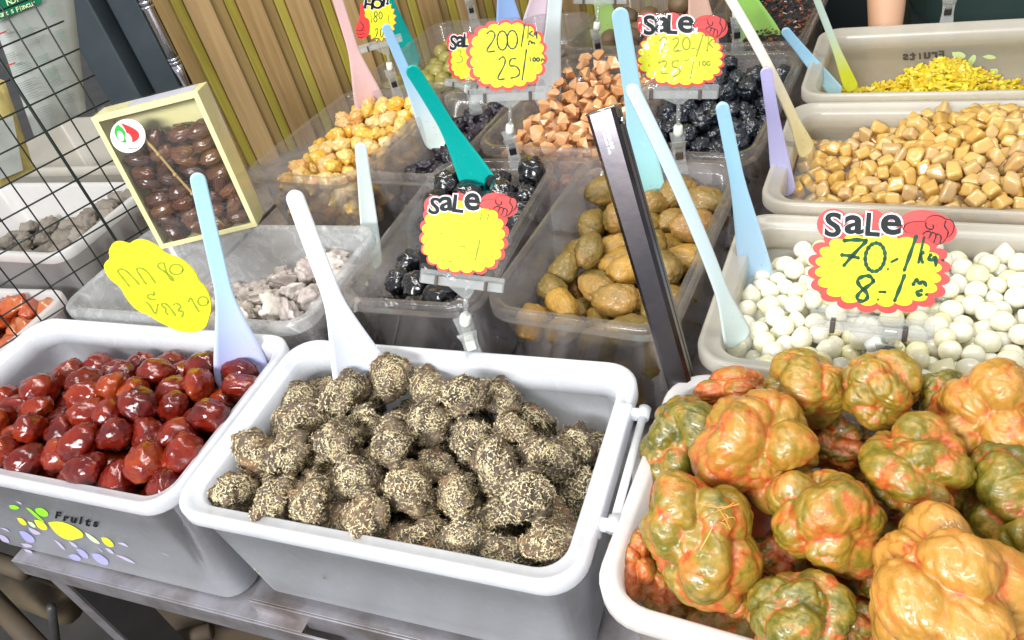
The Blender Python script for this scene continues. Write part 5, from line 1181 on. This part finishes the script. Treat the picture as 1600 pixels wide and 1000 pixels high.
# ------------------------------------------------------------------ person standing behind the tubs
def person():
    root = tag(empty('person', (.30, 1.62, -.75)), 'person in a dark green shirt standing behind the yellow shred tub', 'person')
    skin = plain('skin', (.62, .36, .22), .5, bump=.1, bscale=200); shirt = plain('dark_green_shirt', (.012, .035, .030), .85, bump=.5, bscale=60, var=.4, vscale=8, var_col=(.03, .055, .045)); hair_m = plain('black_hair', (.012, .01, .01), .5)
    X, Y0, Z0 = .30, 1.62, -.75
    def skin_body(name, verts, edges, radii, mat_, lv=2):
        me = bpy.data.meshes.new(name); me.from_pydata([(X + a, Y0 + b, Z0 + c) for a, b, c in verts], edges, []); o = bpy.data.objects.new(name, me); COL.objects.link(o)
        sm = o.modifiers.new('skin', 'SKIN'); o.modifiers.new('sub', 'SUBSURF').levels = lv; o.modifiers['sub'].render_levels = lv
        for i, (a, b) in enumerate(radii): me.skin_vertices[0].data[i].radius = (a, b)
        me.skin_vertices[0].data[0].use_root = True; dg = bpy.context.evaluated_depsgraph_get(); dg.update()
        nm = bpy.data.meshes.new_from_object(o.evaluated_get(dg)); bpy.data.objects.remove(o); nm.materials.clear(); nm.materials.append(mat_)
        for p in nm.polygons: p.use_smooth = True
        q = obj(name, nm, root); q.matrix_parent_inverse = Matrix.Translation(root.location).inverted(); return q
    V = [(0,0,.92),(0,0,1.12),(0,-.01,1.32),(0,0,1.42),(0,.0,1.50),(0,-.02,1.58),(0,-.02,1.68)]; E = [(0,1),(1,2),(2,3),(3,4),(4,5),(5,6)]; R_ = [(.15,.11),(.14,.10),(.16,.11),(.10,.07),(.05,.05),(.075,.09),(.06,.075)]
    for s in (-1, 1):
        b = len(V); arm = [(s*.17,0,1.38),(s*.24,.0,1.12),(s*.235,-.20,.93),(s*.232,-.27,.845),(s*.232,-.30,.79)] if s < 0 else [(s*.17,0,1.38),(s*.25,.06,1.10),(s*.27,.10,.86),(s*.27,.11,.80),(s*.27,.12,.76)]
        V += arm; E += [(3, b)] + [(b+i, b+i+1) for i in range(4)]; R_ += [(.06,.06),(.045,.045),(.034,.036),(.028,.030),(.036,.020)]
        for k, (fx, fl_) in enumerate(((-.026,.052),(-.010,.062),(.008,.060),(.024,.048))):
            c = len(V); e = arm[-1]; V += [(e[0]+fx, e[1]-.012, e[2]-.045), (e[0]+fx, e[1]-.022, e[2]-.045-fl_*.6), (e[0]+fx*.9, e[1]-.018, e[2]-.045-fl_)]; E += [(b+4, c), (c, c+1), (c+1, c+2)]; R_ += [(.009,.009)]*2 + [(.007,.007)]
        c = len(V); e = arm[-1]; V += [(e[0]-s*.034, e[1]-.022, e[2]-.02), (e[0]-s*.042, e[1]-.034, e[2]-.052)]; E += [(b+4, c), (c, c+1)]; R_ += [(.011,.011),(.008,.008)]
        b = len(V); V += [(s*.09,0,.82),(s*.10,0,.48),(s*.10,.02,.08),(s*.10,-.10,.04)]; E += [(0,b),(b,b+1),(b+1,b+2),(b+2,b+3)]; R_ += [(.09,.09),(.06,.06),(.045,.045),(.04,.035)]
    skin_body('body', V, E, R_, skin)
    Vs = [(0,0,.55),(0,0,.92),(0,0,1.12),(0,-.01,1.32),(0,0,1.42)]; Es = [(0,1),(1,2),(2,3),(3,4)]; Rs = [(.21,.15),(.20,.145),(.165,.125),(.175,.13),(.11,.085)]
    for s in (-1, 1):
        b = len(Vs); Vs += [(s*.17,0,1.38),(s*.225,0,1.20)]; Es += [(4, b), (b, b+1)]; Rs += [(.07,.07),(.065,.065)]
    skin_body('shirt', Vs, Es, Rs, shirt)
    skin_body('trousers', [(0,0,.80),(.09,0,.70),(.10,0,.48),(.10,.02,.12),(-.09,0,.70),(-.10,0,.48),(-.10,.02,.12)], [(0,1),(1,2),(2,3),(0,4),(4,5),(5,6)], [(.16,.12),(.10,.10),(.075,.075),(.06,.06),(.10,.10),(.075,.075),(.06,.06)], M['back'])
    Vh, Fh = ico(3); k = Vh[:, 2] > -.15; Hh = Vh * np.array([.088, .104, .115]) * (1 + .03 * nzv(Vh, 4, 2))[:, None]
    keep = [tuple(f) for f in Fh if all((Vh[i][2] > .15) or (Vh[i][1] > -.1 and Vh[i][2] > -.7) for i in f)]
    pobj('hair', mesh('hair', Hh + np.array([X, Y0 - .012, Z0 + 1.655]), keep, hair_m), root)
    for s in (-1, 1):
        e, fe = ico(2); pobj('eye', mesh('eye', e * .011 + np.array([X + s * .030, Y0 - .098, Z0 + 1.635]), fe, M['white']), root)
        pobj('ear', mesh('ear', e * np.array([.010, .018, .028]) + np.array([X + s * .082, Y0 - .01, Z0 + 1.62]), fe, skin), root)
    e, fe = ico(2); pobj('nose', mesh('nose', e * np.array([.012, .020, .024]) + np.array([X, Y0 - .112, Z0 + 1.605]), fe, skin), root)
    pobj('mouth', mesh('mouth', e * np.array([.024, .010, .007]) + np.array([X, Y0 - .098, Z0 + 1.565]), fe, plain('lips', (.45, .16, .13), .5)), root)
person()

# lettering and marks belong to the panel they are printed on
for o in list(bpy.data.objects):
    if o.parent is None and o.name.split('.')[0] in ('price_sign', 'price_tag', 'date_gift_box', 'snack_bag'):
        kids = list(o.children); host = {'price_sign': 'yellow_panel', 'price_tag': 'foam_card', 'date_gift_box': 'sticker', 'snack_bag': 'pouch'}[o.name.split('.')[0]]
        h = [k for k in kids if k.name.split('.')[0] == host]
        if not h: continue
        keep = {'red_border', 'clear_sleeve', 'front_jaw', 'rear_jaw', 'spring', 'neck', 'joint', 'stem', 'holder_bar', 'front_bar', 'band', 'funnel', host}
        for k in kids:
            nm = k.name.split('.')[0]
            if nm in keep or (host == 'sticker' and not nm.startswith('sticker')): continue
            k.parent = h[0]; k.matrix_parent_inverse = Matrix.Identity(4)
